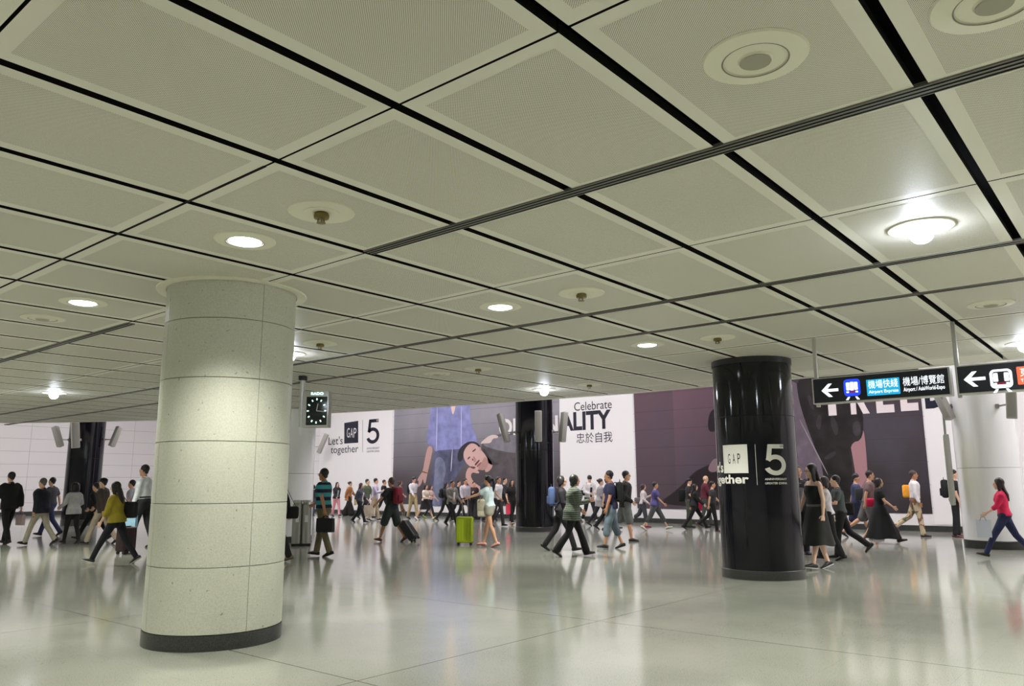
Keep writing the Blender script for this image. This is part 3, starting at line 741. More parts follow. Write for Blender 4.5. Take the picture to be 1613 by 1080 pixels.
#@@MURALS_END
#@@PEOPLE
# ------------------------------------------------------------------ people
def Rx(a):
    c, s = math.cos(a), math.sin(a); return np.array([[1, 0, 0], [0, c, -s], [0, s, c]])
def Rz(a):
    c, s = math.cos(a), math.sin(a); return np.array([[c, -s, 0], [s, c, 0], [0, 0, 1]])
D2R = math.pi/180
SKIN = {'l': (222, 178, 150), 'm': (205, 156, 124), 't': (178, 126, 92), 'p': (228, 188, 166)}
def cloth(rgb, kind='plain'):
    if kind == 'plain':
        def bb(nt, b, c):
            v, xyz = coords(nt); n = noise(nt, v, 9, 3)
            nt.links.new(mixc(nt, ramp(nt, n, .3, .7), tuple(k*.85 for k in c), tuple(min(1, k*1.12) for k in c)), b.inputs['Base Color'])
            bp = nt.nodes.new('ShaderNodeBump'); bp.inputs['Strength'].default_value = .4; bp.inputs['Distance'].default_value = .02
            nt.links.new(noise(nt, v, 7, 3), bp.inputs['Height']); nt.links.new(bp.outputs[0], b.inputs['Normal'])
        return mat('cloth', rgb, .85, build=bb)
    if kind == 'stripes_teal':
        def bb(nt, b, c):
            v, xyz = coords(nt)
            f = mth(nt, 'LESS_THAN', mth(nt, 'PINGPONG', mth(nt, 'SUBTRACT', xyz[2], .985), .0775), .036)
            nt.links.new(mixc(nt, f, c, lin((24, 26, 52))), b.inputs['Base Color'])
        return mat('striped_teal_cloth', rgb, .85, build=bb)
    if kind == 'stripes_fine':
        def bb(nt, b, c):
            v, xyz = coords(nt); f = mth(nt, 'LESS_THAN', mth(nt, 'PINGPONG', mth(nt, 'ADD', xyz[2], mth(nt, 'MULTIPLY', noise(nt, v, 5, 2), .05)), .02), .009)
            nt.links.new(mixc(nt, f, c, lin((52, 58, 50))), b.inputs['Base Color'])
        return mat('fine_striped_cloth', rgb, .85, build=bb)
    if kind == 'camo':
        def bb(nt, b, c):
            v, xyz = coords(nt); n = noise(nt, v, 6, 2); n2 = noise(nt, v, 9, 2)
            base = mixc(nt, mth(nt, 'GREATER_THAN', n, .54), c, lin((128, 92, 74))); base = mixc(nt, mth(nt, 'GREATER_THAN', n2, .60), base, lin((96, 96, 70)))
            nt.links.new(base, b.inputs['Base Color'])
        return mat('camouflage_cloth', rgb, .85, build=bb)
    if kind == 'denim':
        def bb(nt, b, c):
            v, xyz = coords(nt); n = noise(nt, v, 5, 3)
            nt.links.new(mixc(nt, ramp(nt, n, .35, .65), tuple(k*.7 for k in c), tuple(min(1, k*1.35) for k in c)), b.inputs['Base Color'])
        return mat('denim_cloth', rgb, .85, build=bb)
HAIRM = {}
def person(px, fy, hy, phi, label, sex='m', legs='walkL', arms=None, top=((60, 60, 62), 'long'), bot=((30, 30, 34), 'trousers'), hair=('short', (24, 20, 20)),
           shoe=(25, 24, 24), skin='l', lean=3, nod=0, turn=0, wide=1.0, jacket=None, group=None, belt=None, hem=None, hat=None, glasses=False, inner=None):
    fl = floor_at(px, fy); fl = fl*min(1, 24.45/fl[0]); dist = float(np.linalg.norm(fl)); az = math.atan2(fl[0], fl[1]); brg = az+phi*D2R
    v = ray(px, hy); hgt = EYE+v[2]/np.linalg.norm(v[:2])*dist
    s = hgt/1.715
    vox = .0105 if dist < 17 else (.013 if dist < 22 else .0165)
    vox /= 1.0
    t = thing('person', label, 'person', (fl[0], fl[1], 0), -brg, group)
    F = sex == 'f'
    # ---- legs
    LG = {'walkL': ((24, 6), (-16, 22)), 'walkR': ((-16, 22), (24, 6)), 'wideL': ((30, 3), (-24, 14)), 'wideR': ((-24, 14), (30, 3)), 'passL': ((12, 14), (-6, 48)), 'passR': ((-6, 48), (12, 14)),
          'stand': ((2, 3), (-3, 4)), 'stepL': ((14, 4), (-9, 12)), 'stepR': ((-9, 12), (14, 4)), 'kickL': ((10, 4), (-22, 34)), 'kickR': ((-22, 34), (10, 4))}[legs]
    hipw = .092; HIPZ = .90; TH, SH = .435, .415
    J = {}
    for sd, (h, k) in zip((-1, 1), LG):
        hp = np.array([sd*hipw, 0, HIPZ]); h *= D2R; k *= D2R
        kn = hp+TH*np.array([0, math.sin(h), -math.cos(h)]); a = h-k
        an = kn+SH*np.array([-sd*.012, math.sin(a), -math.cos(a)])
        p = a*.85 if a < 0 else min(a*.55, .3)
        fd = np.array([0, math.cos(p), math.sin(p)]); fn = np.array([0, -math.sin(p), math.cos(p)])
        J[sd] = (hp, kn, an, fd, fn)
    low = min(min((J[q][2]+J[q][3]*.17-J[q][4]*.075)[2], (J[q][2]-J[q][3]*.06-J[q][4]*.078)[2]) for q in (-1, 1))
    dz = -low; 
    for q in J: J[q] = tuple([J[q][0]+[0, 0, dz], J[q][1]+[0, 0, dz], J[q][2]+[0, 0, dz], J[q][3], J[q][4]])
    PZ = .92+dz
    def Tq(p):                              # lean of the upper body about the pelvis
        p = np.array(p, float)+[0, 0, dz]; c = np.array([0, 0, PZ]); return c+Rx(-lean*D2R)@(p-c)
    sh_w = (.165 if F else .190)*(.5+.5*wide)
    if F: SEC = [(.84, .158, .110, -.01), (.92, .168, .118, -.012), (1.0, .148, .102, 0), (1.08, .126, .090, .003), (1.17, .138, .104, .010), (1.25, .152, .122, .018), (1.33, .158, .100, .004), (1.385, .125, .072, -.005), (1.43, .055, .052, -.01)]
    else: SEC = [(.84, .150, .105, -.005), (.92, .162, .114, -.006), (1.0, .156, .106, .002), (1.10, .152, .104, .005), (1.20, .166, .112, .005), (1.30, .182, .118, .004), (1.37, .182, .098, -.005), (1.415, .135, .074, -.01), (1.45, .062, .058, -.01)]
    SEC = [(z, a*wide if z < 1.39 else a, b*wide if z < 1.39 else b, y) for z, a, b, y in SEC]
    AR = arms or {'walkL': ((-22, 6, 12), (24, 6, 22)), 'walkR': ((24, 6, 22), (-22, 6, 12))}.get(legs.replace('wide', 'walk').replace('step', 'walk').replace('pass', 'walk').replace('kick', 'walk'), ((2, 7, 10), (4, 7, 12)))
    AJ = {}
    for sd, arm in zip((-1, 1), AR):
        sw, out, el = arm[:3]; inw = arm[3]*D2R if len(arm) > 3 else 0
        sw, out, el = sw*D2R, out*D2R, el*D2R
        sp = Tq((sd*sh_w, -.008, 1.365))
        ud = np.array([sd*math.sin(out), math.sin(sw)*math.cos(out), -math.cos(sw)*math.cos(out)]); e = sp+.275*ud
        fa = np.array([-sd*math.sin(inw), math.sin(sw+el)*math.cos(inw), -math.cos(sw+el)*math.cos(inw)]); w_ = e+.235*fa
        AJ[sd] = (sp, e, w_, ud, fa)
    hc = Tq((0, .012, 1.585)); HR = Rx(-(lean*.3+nod)*D2R)@Rz(-turn*D2R)
    H = lambda x, y, z: hc+HR@np.array([x, y, z])
    # ---- body, one continuous skin
    mb = MB(); cv = bot[1] in ('trousers', 'wide', 'slim', 'flare', 'capri'); c1_ = .84 if cv else .90; c2_ = .82 if cv else 1.0
    BS = [(z, a*(.88 if z < 1.05 else .95), b*(.84 if z < 1.05 else .93), y) for z, a, b, y in SEC]
    mb.tube([Tq((0, y, z)) for z, a, b, y in BS], [(a, b) for z, a, b, y in BS], 18)
    mb.tube([Tq((0, -.012, 1.40)), Tq((0, -.002, 1.46)), hc+[0, 0, -.06]], [.058 if not F else .047, .054 if not F else .045, .056 if not F else .048], 12)
    mb.ell(H(0, -.008, .018), (.074, .094, .100), HR); mb.ell(H(0, .022, -.055), (.056, .062, .070), HR)
    mb.ell(H(0, .092, -.022), (.013, .020, .026), HR, 8, 6); mb.ell(H(0, .070, .012), (.058, .022, .016), HR, 10, 6)
    for q in (-1, 1): mb.ell(H(q*.077, -.006, -.014), (.011, .020, .031), HR, 8, 6)
    mb.ell(H(0, .076, -.068), (.026, .014, .012), HR, 8, 6); mb.ell(H(0, .068, -.108), (.026, .018, .016), HR, 8, 6)
    ex = MB(); exm = []
    for sd in (-1, 1):
        hp, kn, an, fd, fn = J[sd]; k_ = .93 if F else 1.0
        mb.tube([hp+[0, 0, .03], hp*.55+kn*.45, kn, kn*.66+an*.34+[0, -.012, 0], kn*.3+an*.7, an], [.088*wide**.5*k_*c1_, .076*k_*c1_, .054*k_*c2_, .056*k_*c2_, .042*k_*c2_, .035], 12)
        mb.tube([an-fd*.045-fn*.045, an-fn*.040+fd*.02, an+fd*.09-fn*.055, an+fd*.155-fn*.062], [(.030, .030), (.036, .038), (.042, .022), (.036, .014)], 10)
        sp, e, w_, ud, fa = AJ[sd]
        mb.tube([sp+[-sd*.03, 0, .012], sp*.9+e*.1, e, e*.7+w_*.3, w_], [.050*k_, .047*k_, .037*k_, .038*k_, .027*k_], 12)
        # hand: palm, four curled fingers, side thumb
        n_ = np.array([-sd, 0.0, 0.0]); n_ = n_-fa*(n_@fa); n_ /= np.linalg.norm(n_); wx = np.cross(fa, n_)*sd     # towards the thumb side (forward)
        if wx[1]*1.0+wx[2]*.3 < 0: wx = -wx
        pc_ = w_+fa*.05
        mb.tube([w_, w_+fa*.03, w_+fa*.075, w_+fa*.092], [(.024, .017), (.036, .015), (.041, .014), (.036, .012)], 10, ref=wx)
        for k, (o, L) in enumerate(zip((.030, .010, -.010, -.029), (.070, .078, .072, .058))):
            b0 = w_+fa*.088+wx*o; d1 = fa*.90+n_*.42; d1 /= np.linalg.norm(d1); d2 = fa*.45+n_*.9; d2 /= np.linalg.norm(d2)
            p1 = b0+d1*L*.5; p2 = p1+d2*L*.3; p3 = p2+(d2*.8+n_*.5)*L*.22
            ex.tube([b0-fa*.012, b0, p1, p2, p3], [.0085, .0088, .0082, .0075, .006], 6)
        t0 = w_+fa*.028+wx*.030; t1 = t0+(fa*.6+wx*.6+n_*.3)*.035; t2 = t1+(fa*.85+n_*.4+wx*.1)*.028
        ex.tube([t0-wx*.012, t0, t1, t2], [.011, .0105, .0095, .0075], 6)
    for q in (-1, 1):
        ex.ell(H(q*.030, .0835, .000), (.0125, .006, .0065), HR, 8, 6, m=1); ex.ell(H(q*.031, .086, .026), (.019, .006, .0038), HR, 8, 5, m=1)
    ex.ell(H(0, .0905, -.069), (.022, .006, .0065), HR, 8, 6, m=2)
    sk = SKIN[skin]
    M_sk = mat('skin', sk, .5); M_eye = mat('eye_dark', (34, 26, 24), .3); M_lip = mat('lip', (int(sk[0]*.82), int(sk[1]*.58), int(sk[2]*.60)), .5)
    mb.build('body', [M_sk, M_eye, M_lip], t, remesh=vox, scale=s, extra=ex)
    # ---- top
    tc, sl = top[0], top[1]; tk = top[2] if len(top) > 2 else 'plain'
    e_ = {'tee': .014, 'loose': .030, 'shirt': .020, 'jacket': .034}.get(jacket or 'shirt', .02)
    hz = hem if hem is not None else .90
    g = MB(); pts = []; rr = []
    zs = sorted(set([hz]+[z for z, *_ in SEC if z > hz+.02]))
    def interp(z):
        for (z0, a0, b0, y0), (z1, a1, b1, y1) in zip(SEC, SEC[1:]):
            if z0 <= z <= z1:
                f = (z-z0)/(z1-z0); return a0+(a1-a0)*f, b0+(b1-b0)*f, y0+(y1-y0)*f
        return SEC[0][1:] if z < SEC[0][0] else SEC[-1][1:]
    neck = 1.42 if sl != 'sleeveless' else 1.34
    for z in zs:
        if z > neck: continue
        a, b, y = interp(z); k2 = .35 if z > 1.40 else 1
        drop = max(0, 1.0-z)*.10
        pts.append(Tq((0, y, z))); rr.append((a+e_*k2+drop, b+e_*k2+drop))
    if sl != 'sleeveless':
        a, b, y = interp(1.435); pts.append(Tq((0, y, 1.432))); rr.append((.066, .062))
    V0 = pts[0]
    g.tube([pts[0]]+pts, [rr[0]]+rr, 20, cap=False)
    frac = {'short': (.60, 0), 'three': (1, .35), 'long': (1, 1.0), 'sleeveless': None, 'none': None}[sl]
    if frac:
        for sd in (-1, 1):
            sp, e, w_, ud, fa = AJ[sd]; ee = e_*.75
            P = [sp+[-sd*.05, 0, .012], sp+ud*.03]; Rr = [.052+ee, .056+ee]
            if frac[1] == 0: P.append(sp+(e-sp)*frac[0]); Rr.append(.050+ee+.006)
            else:
                P += [e]; Rr.append(.042+ee)
                P += [e+(w_-e)*frac[1]*.97]; Rr.append(.030+ee*.9 if frac[1] > .9 else .040+ee)
            g.tube(P, Rr, 14, cap=True)
    topo = g.build('coat' if jacket == 'jacket' else 'shirt', cloth(tc, tk), t, remesh=vox*1.1, scale=s)
    if inner:      # shirt showing in the open coat front
        g = MB(); P = [Tq((0, interp(z)[2]+interp(z)[1]+e_-.006, z)) for z in (hz+.02, 1.1, 1.25, 1.36)]
        g.tube(P, [(.045, .012), (.05, .012), (.05, .012), (.035, .012)], 10); g.build('inner_shirt', cloth(inner), t, scale=s)
    if sl in ('short', 'long', 'three') and jacket != 'tee' and not F:
        g = MB(); g.tube([Tq((0, -.012, 1.415)), Tq((0, -.010, 1.455))], [(.078, .072), (.064, .062)], 16, cap=False)
        g.build('collar', cloth(tuple(int(min(255, c*1.05)) for c in tc), 'plain'), t, scale=s)
    # ---- bottom
    bc, bk = bot[0], bot[1]; bm_ = bot[2] if len(bot) > 2 else 'plain'
    g = MB()
    a0, b0, y0 = interp(.98)
    if bk in ('trousers', 'shorts', 'capri', 'wide', 'slim', 'flare', 'hotpants'):
        ee = {'trousers': .018, 'shorts': .030, 'capri': .024, 'wide': .045, 'slim': .012, 'flare': .02, 'hotpants': .018}[bk]
        g.tube([Tq((0, y0, 1.0)), (0, -.004, .92+dz), (0, 0, .85+dz)], [(a0+.012, b0+.012), (.170*wide+.014, .124*wide+.014), (.158*wide, .116*wide)], 18, cap=True)
        for sd in (-1, 1):
            hp, kn, an, fd, fn = J[sd]; top_ = hp+[0, 0, .03]
            if bk == 'hotpants': g.tube([top_, hp*.72+kn*.28], [.096+ee, .090+ee], 14); continue
            if bk == 'shorts': g.tube([top_, hp*.5+kn*.5, kn*1.02-hp*.02], [.094+ee*.7, .088+ee, .080+ee], 14); continue
            if bk == 'capri': g.tube([top_, hp*.5+kn*.5, kn, kn*.55+an*.45], [.094+ee*.5, .084+ee*.7, .064+ee, .060+ee], 14); continue
            end = an-[0, 0, .018]+(kn-an)*.02
            r3 = {'trousers': (.062, .058), 'wide': (.11, .17), 'slim': (.064, .050), 'flare': (.06, .075)}[bk]
            g.tube([top_, hp*.55+kn*.45, kn, kn*.5+an*.5, end], [.096+ee*.4, .080+ee*.6, r3[0]+ee*.5, r3[0]*.35+r3[1]*.65+ee*.3, r3[1]+ee*.4], 14)
        g.build('shorts' if bk in ('shorts', 'hotpants') else 'trousers', cloth(bc, bm_), t, remesh=vox*1.1, scale=s)
    else:                                                   # skirt: ('skirt', length fraction, flare)
        zl = {'skirt': .52, 'midi': .36, 'maxi': .16}[bk]; fl_ = {'skirt': .02, 'midi': .11, 'maxi': .20}[bk]
        hipm = (J[-1][1]+J[1][1])/2; sprd = abs(J[-1][1][1]-J[1][1][1])/2
        n = 40; prof = []
        V = []; Fc = []
        lv = [1.02, .97, .90, .80, .65, .5, .36, .25, .16]; lv = [z for z in lv if z > zl]+[zl]
        for i, z in enumerate(lv):
            f = (1.02-z)/(1.02-zl); a = (interp(max(.84, z))[0]+.016)*(1+0*f)+fl_*f; b = interp(max(.84, z))[1]+.016+(sprd*.75+fl_*.8)*f
            cy = hipm[1]*f*.6
            for j in range(n):
                q = 2*math.pi*j/n; wv = 1+.07*f*math.sin(q*7+i*.3) if bk != 'skirt' else 1
                V.append((a*wv*math.cos(q), cy+b*wv*math.sin(q), z+dz+(.012*math.sin(q*5)*f if bk != 'skirt' else 0)))
        for i in range(len(lv)-1):
            for j in range(n): Fc.append((i*n+j, (i+1)*n+j, (i+1)*n+(j+1) % n, i*n+(j+1) % n))
        o2 = len(V)
        Vi = [(x*.97, y*.97, z) for x, y, z in V]; V += Vi; Fc += [tuple(reversed([i+o2 for i in f])) for f in Fc]
        L = (len(lv)-1)*n
        for j in range(n): Fc.append((L+j, L+j+o2, L+(j+1) % n+o2, L+(j+1) % n))
        g.add(V, Fc); g.build('skirt', cloth(bc, bm_), t, scale=s)
    if belt:
        g = MB(); a, b, y = interp(1.0); g.tube([Tq((0, y, .995)), Tq((0, y, 1.03))], [(a+e_+.004, b+e_+.004)]*2, 20, cap=False); g.build('belt', mat('belt_leather', belt, .5), t, scale=s)
    # ---- shoes
    for sd in (-1, 1):
        hp, kn, an, fd, fn = J[sd]; g = MB()
        g.tube([an-fd*.052-fn*.048, an-fn*.035+fd*.015, an+fd*.09-fn*.052, an+fd*.165-fn*.062], [(.036, .034), (.043, .043), (.049, .027), (.040, .018)], 12)
        R = np.stack([np.array([1.0, 0, 0]), fd, fn], 1)
        g2 = MB(); g2.box(an+fd*.055-fn*.080, (.085, .25, .014), R=R, bev=.006)
        sh = g.build('shoe', mat('shoe', shoe, .5), t, scale=s)
        g2.build('sole', mat('shoe_sole', (190, 188, 184) if sum(shoe) < 150 and skin == 'p' else (60, 56, 52), .6), sh, scale=s)
    # ---- hair
    hs, hcid = hair; g = MB(); Rb = lambda x, y, z: H(x, y, z)
    if hs != 'bald':
        k = {'short': (.083, .096, .094, -.022, .040), 'neat': (.082, .095, .090, -.020, .042), 'curly': (.115, .118, .125, -.035, .02), 'long': (.088, .100, .104, -.022, .030), 'bob': (.094, .104, .110, -.028, .018), 'ponytail': (.083, .100, .098, -.022, .036), 'bun': (.083, .100, .098, -.022, .036), 'fringe': (.087, .104, .096, -.012, .040), 'cap': (.084, .098, .09, -.02, .036)}[hs]
        g.ell(Rb(0, k[3], k[4]), k[:3], HR, 18, 12)
        g.tube([Rb(0, -.055, .0), Rb(0, -.062, -.055)], [(.066, .036), (.055, .026)], 12)
        for q in (-1, 1): g.tube([Rb(q*.070, -.014, .03), Rb(q*.074, -.018, -.025)], [(.014, .03), (.009, .018)], 8)
        if hs == 'long':
            g.tube([Rb(0, -.06, 0), Rb(0, -.085, -.12), Tq((0, -.118, 1.34)), Tq((0, -.125, 1.22))], [(.082, .045), (.088, .042), (.095, .034), (.060, .02)], 14)
            for q in (-1, 1): g.tube([Rb(q*.074, -.0, .03), Rb(q*.088, .0, -.07), Rb(q*.085, -.01, -.17)], [(.020, .042), (.022, .040), (.02, .03)], 10)
        if hs in ('bob', 'curly'):
            g.tube([Rb(0, -.045, 0), Rb(0, -.06, -.10)], [(.098, .055), (.094, .05)] if hs == 'bob' else [(.13, .08), (.125, .07)], 14)
            for q in (-1, 1): g.tube([Rb(q*.078, -.005, .03), Rb(q*.088, -.01, -.08)], [(.018, .05), (.018, .04)], 10)
        if hs == 'ponytail': g.tube([Rb(0, -.10, .055), Rb(0, -.155, .03), Rb(0, -.175, -.06), Rb(0, -.155, -.20), Rb(0, -.15, -.28)], [.022, .036, .042, .034, .012], 12)
        if hs == 'bun': g.ell(Rb(0, -.125, .05), (.04, .038, .04), HR)
        ho = g.build('hair', mat('hair', hcid, .45), t, remesh=max(vox, .009)*.95, scale=s)
    else:
        g.tube([Rb(0, -.088, -.01), Rb(0, -.07, -.05)], [(.05, .012), (.045, .012)], 10); g.build('hair', mat('hair', hcid, .6), t, scale=s)
    if hat:
        g = MB(); g.ell(Rb(0, -.012, .062), (.090, .105, .070), HR, 18, 10); g.box(Rb(0, .11, .052), (.13, .09, .010), R=HR, bev=.004); g.build('cap', mat('cap_cloth', hat, .8), t, scale=s)
    if glasses:
        g = MB()
        for q in (-1, 1): g.tube([Rb(q*.032+.018*math.cos(u), .100, .018*math.sin(u)) for u in np.linspace(0, 2*math.pi, 12)], [.0025]*12, 5); g.tube([Rb(q*.05, .098, .003), Rb(q*.080, .0, .0)], [.002, .002], 5)
        g.tube([Rb(-.014, .1, .004), Rb(.014, .1, .004)], [.002, .002], 5); g.build('glasses', M_black, t, scale=s)
    M4 = Matrix.Translation((fl[0], fl[1], 0)) @ Matrix.Rotation(-brg, 4, 'Z')
    def Wp(p): return np.array(M4 @ Vector([float(c)*s for c in p]))
    return dict(t=t, s=s, brg=brg, hand={q: Wp(AJ[q][2]+AJ[q][4]*.11) for q in AJ}, sho={q: Wp(AJ[q][0]) for q in AJ}, back=lambda z, y=-.13, x=0: Wp(Tq((x, y, z))), loc=fl, Tq=Tq, dz=dz)

# ------------------------------------------------------------------ things they carry
def frame(brg): return Rz(-brg)
def hand_bag(P, side, label, rgb, size=(.10, .36, .34), handle=.22, name='tote_bag', cat='bag', rough=.7, drop=0, stripe=None, twist=0, group=None):
    """bag hanging from the hand on two loop handles"""
    h = P['hand'][side]; z0 = max(.005, h[2]-.01-handle-size[2]-drop)
    t = thing(name, label, cat, (h[0], h[1], z0), -P['brg']+twist*D2R, group); top = h[2]-.01-z0
    m = MB(); w_, l_, hh = size; n = 4
    V = []
    for z, k in ((0, .92), (.04, 1), (hh*.5, 1.03), (hh, .80)):
        V += [(-w_/2*k, -l_/2, z), (w_/2*k, -l_/2, z), (w_/2*k, l_/2, z), (-w_/2*k, l_/2, z)]
    Fc = [(3, 2, 1, 0)]
    for i in range(3): Fc += [(i*4+j, i*4+(j+1) % 4, i*4+4+(j+1) % 4, i*4+4+j) for j in range(4)]
    V += [(x*.94, y*.94, hh) for x, y, z in V[12:16]]; V += [(x*.9, y*.9, .02) for x, y, z in V[16:20]]
    Fc += [(12+j, 12+(j+1) % 4, 16+(j+1) % 4, 16+j) for j in range(4)]+[(16+j, 16+(j+1) % 4, 20+(j+1) % 4, 20+j) for j in range(4)]+[(20, 21, 22, 23)]
    m.add(V, Fc); m.build('bag_body', cloth(rgb) if rough > .6 else mat('bag_shell', rgb, rough), t, sharp=50)
    for q in (-1, 1):
        m = MB(); m.tube([(q*w_*.38, -l_*.22, hh-.02), (q*w_*.2, -l_*.12, hh+(top-hh)*.7), (0, 0, top), (q*w_*.2, l_*.12, hh+(top-hh)*.7), (q*w_*.38, l_*.22, hh-.02)], [.007]*5, 8); m.build('handle', mat('bag_handle', tuple(int(c*.7) for c in rgb), .6), t)
    if stripe:
        for q, z in stripe[1]:
            m = MB(); m.box((0, 0, z), (w_*1.05+.004, l_*1.0+.004, q), bev=0); m.build('stripe', mat('bag_stripe', stripe[0], .6), t, smooth=False)
    return t
def backpack(P, label, rgb, size=(.30, .17, .44), z=1.0, y=-.13, name='backpack'):
    s = P['s']; b = P['back'](z, y-size[1]*.35); t = thing(name, label, 'backpack', tuple(b), -P['brg'])
    w_, d_, h_ = [c*s for c in size]; m = MB()
    m.box((0, -.01, h_/2), (w_, d_, h_), bev=.065*s, seg=3); m.build('bag_body', cloth(rgb), t)
    m = MB(); m.box((0, -d_/2-.015, h_*.32), (w_*.72, .06*s, h_*.42), bev=.025*s, seg=3); m.build('pocket', cloth(tuple(int(c*.82) for c in rgb)), t)
    m = MB(); m.tube([(-.04, -.02, h_), (0, -.02, h_+.05), (.04, -.02, h_)], [.008]*3, 8); m.build('grab_loop', cloth(tuple(int(c*.6) for c in rgb)), t)
    for q in (-1, 1):
        m = MB(); zs = (1.405*s+P['dz']*s)-b[2]
        dpt = d_*.35+.10*s
        m.tube([(q*.09*s, .02, h_*.80), (q*.105*s, dpt*.45, zs+.035*s), (q*.105*s, dpt+.06*s, zs-.02*s), (q*.12*s, dpt+.115*s, zs-.17*s), (q*.155*s, dpt*.6, zs-.34*s), (q*.13*s, .02, .06)], [(.022*s, .008)]*6, 8, ref=(1, 0, 0))
        m.build('strap', cloth(tuple(int(c*.6) for c in rgb)), t)
    return t
def shoulder_bag(P, side, label, rgb, size=(.13, .34, .26), z=.86, y=-.02, strap=True, name='shoulder_bag', x=.21, cross=False):
    s = P['s']; b = P['back'](z, y, side*x); t = thing(name, label, 'bag', tuple(b), -P['brg']); w_, d_, h_ = [c*s for c in size]
    m = MB(); m.box((0, 0, h_/2), (w_, d_, h_), bev=.045*s, seg=3); m.build('bag_body', cloth(rgb), t)
    m = MB(); m.box((side*w_*.46, 0, h_*.62), (.02, d_*.92, h_*.55), bev=.008); m.build('flap', cloth(tuple(int(c*.85) for c in rgb)), t)
    top = P['sho'][-side if cross else side]; M4 = Matrix.Rotation(P['brg'], 3, 'Z'); d = np.array(M4 @ Vector((top-b).tolist()))
    ix = -side*.055*s if not cross else side*.075*s
    for q in (-1, 1):
        m = MB(); m.tube([(0, q*d_*.40, h_*.8), (d[0]*.55+side*(.035 if not cross else 0)*s, q*(.135 if cross else .115)*s+d[1]*.5, d[2]*.55), (d[0]+ix, d[1]+q*.07*s, d[2]+.055*s), (d[0]+ix, d[1], d[2]+.085*s)], [(.010, .005)]*4, 8); m.build('strap', cloth(tuple(int(c*.7) for c in rgb)), t)
    return t
def suitcase(label, loc, brg, rgb, size, hand=None, tilt=0, rough=.35):
    """upright hard case with grooves, wheels, trim and telescopic handle; tilt leans it towards the puller"""
    t = thing('suitcase', label, 'suitcase', (loc[0], loc[1], 0), -brg); w_, d_, h_ = size; R = Rx(-tilt*D2R); zb = .055
    def Q(p): return R@np.array(p, float)+np.array([0, 0, .035 if tilt else 0])
    m = MB(); m.box(Q((0, 0, zb+h_/2)), (w_, d_, h_), R=R, bev=.045, seg=4); b = m.build('shell', mat('suitcase_shell', rgb, rough), t)
    for k in range(5):
        x = -w_*.34+w_*.68*k/4; m = MB()
        for q in (-1, 1): m.box(Q((x, q*d_/2, zb+h_/2)), (.012, .012, h_*.8), R=R, bev=.004)
        m.build('rib', mat('suitcase_shell', tuple(int(c*.86) for c in rgb), rough), b)
    m = MB(); m.box(Q((0, 0, zb+h_/2)), (w_+.006, .014, h_+.006), R=R, bev=.004); m.build('zip_band', M_black, t)
    for x in (-1, 1):
        for y in (-1, 1):
            m = MB(); c = Q((x*(w_/2-.055), y*(d_/2-.05), .028)); m.tube([c-[.022, 0, 0], c+[.022, 0, 0]], [.028, .028], 16, cap=False); m.box(Q((x*(w_/2-.055), y*(d_/2-.05), .055)), (.035, .045, .04), R=R, bev=.008); m.build('wheel', M_black, t)
    m = MB(); m.box(Q((0, -d_*.1, zb+h_+.012)), (.16, .03, .022), R=R, bev=.008); m.build('carry_handle', M_black, t)
    if hand is not None:
        hl = np.array(Matrix.Rotation(brg, 3, 'Z') @ Vector((hand-np.array([loc[0], loc[1], 0])).tolist()))
        for x in (-1, 1):
            m = MB(); m.tube([Q((x*.065, d_*.30, zb+h_-.02)), hl+np.array([x*.065, 0, -.01])], [.008, .007], 8); m.build('handle_rod', M_lsteel, t)
        m = MB(); m.tube([hl+np.array([-.08, 0, 0]), hl+np.array([.08, 0, 0])], [.013, .013], 10); m.build('grip', M_black, t)
    return t

BK = (24, 22, 22)
# --- left crowd
p = person(8, 857, 745, -35, 'person in black jacket and black trousers walking away, cut by the left edge', legs='stepR', top=((20, 20, 23), 'long'), bot=((18, 18, 20), 'trousers'), jacket='jacket', hem=.80, wide=1.05)
hand_bag(p, 1, 'pale pink carrier bag in the hand of the man at the left edge', (206, 182, 186), (.08, .24, .26), .10, 'carrier_bag')
p = person(60, 858, 752, -55, 'stout grey-haired person in navy jacket and light beige trousers, seen from behind', legs='walkL', top=((28, 28, 42), 'long'), bot=((168, 160, 142), 'trousers'), hair=('short', (92, 86, 80)), jacket='jacket', hem=.80, wide=1.28, arms=((-10, 8, 20), (10, 8, 25)))
p = person(76, 844, 751, -60, 'person in dark grey top and blue jeans half behind the navy jacket', legs='walkR', top=((62, 60, 66), 'short'), bot=((38, 44, 82), 'trousers', 'denim'))
p = person(111, 856, 762, -35, 'person with curly black hair in light grey cardigan and black trousers', 'f', legs='stepL', top=((186, 184, 186), 'long'), bot=(BK, 'slim'), hair=('curly', (18, 16, 18)), jacket='loose', hem=.80, arms=((5, 20, 60), (5, 20, 60)), wide=1.1)
p = person(146, 851, 758, -60, 'person in black jacket and black trousers left of the mustard top', legs='wideL', top=((20, 20, 24), 'long'), bot=((16, 16, 20), 'trousers'), jacket='jacket')
p = person(157, 857, 752, -65, 'person in dark brown jacket, black cap and beige trousers behind the mustard top', legs='walkL', top=((62, 50, 48), 'long'), bot=((170, 156, 136), 'trousers'), hat=(20, 20, 24), jacket='jacket', hem=.80)
p = person(178, 888, 756, -62, 'person in mustard yellow top and black trousers striding left with long dark hair', 'f', legs='wideL', top=((158, 142, 38), 'three'), bot=((22, 22, 30), 'slim'), hair=('long', (30, 24, 24)), shoe=(24, 24, 28), skin='p', lean=6, nod=12, wide=1.12, jacket='loose', hem=.86, arms=((14, 6, 14), (-6, 6, 20)))
shoulder_bag(p, 1, 'black leather shoulder bag hanging behind the mustard top', (26, 26, 30), (.15, .34, .34), z=.93, y=-.16, x=.17)
p = person(203, 851, 757, -70, 'person in pale grey top standing just left of the white shirt', legs='stand', top=((176, 174, 186), 'short'), bot=((44, 46, 62), 'trousers'))
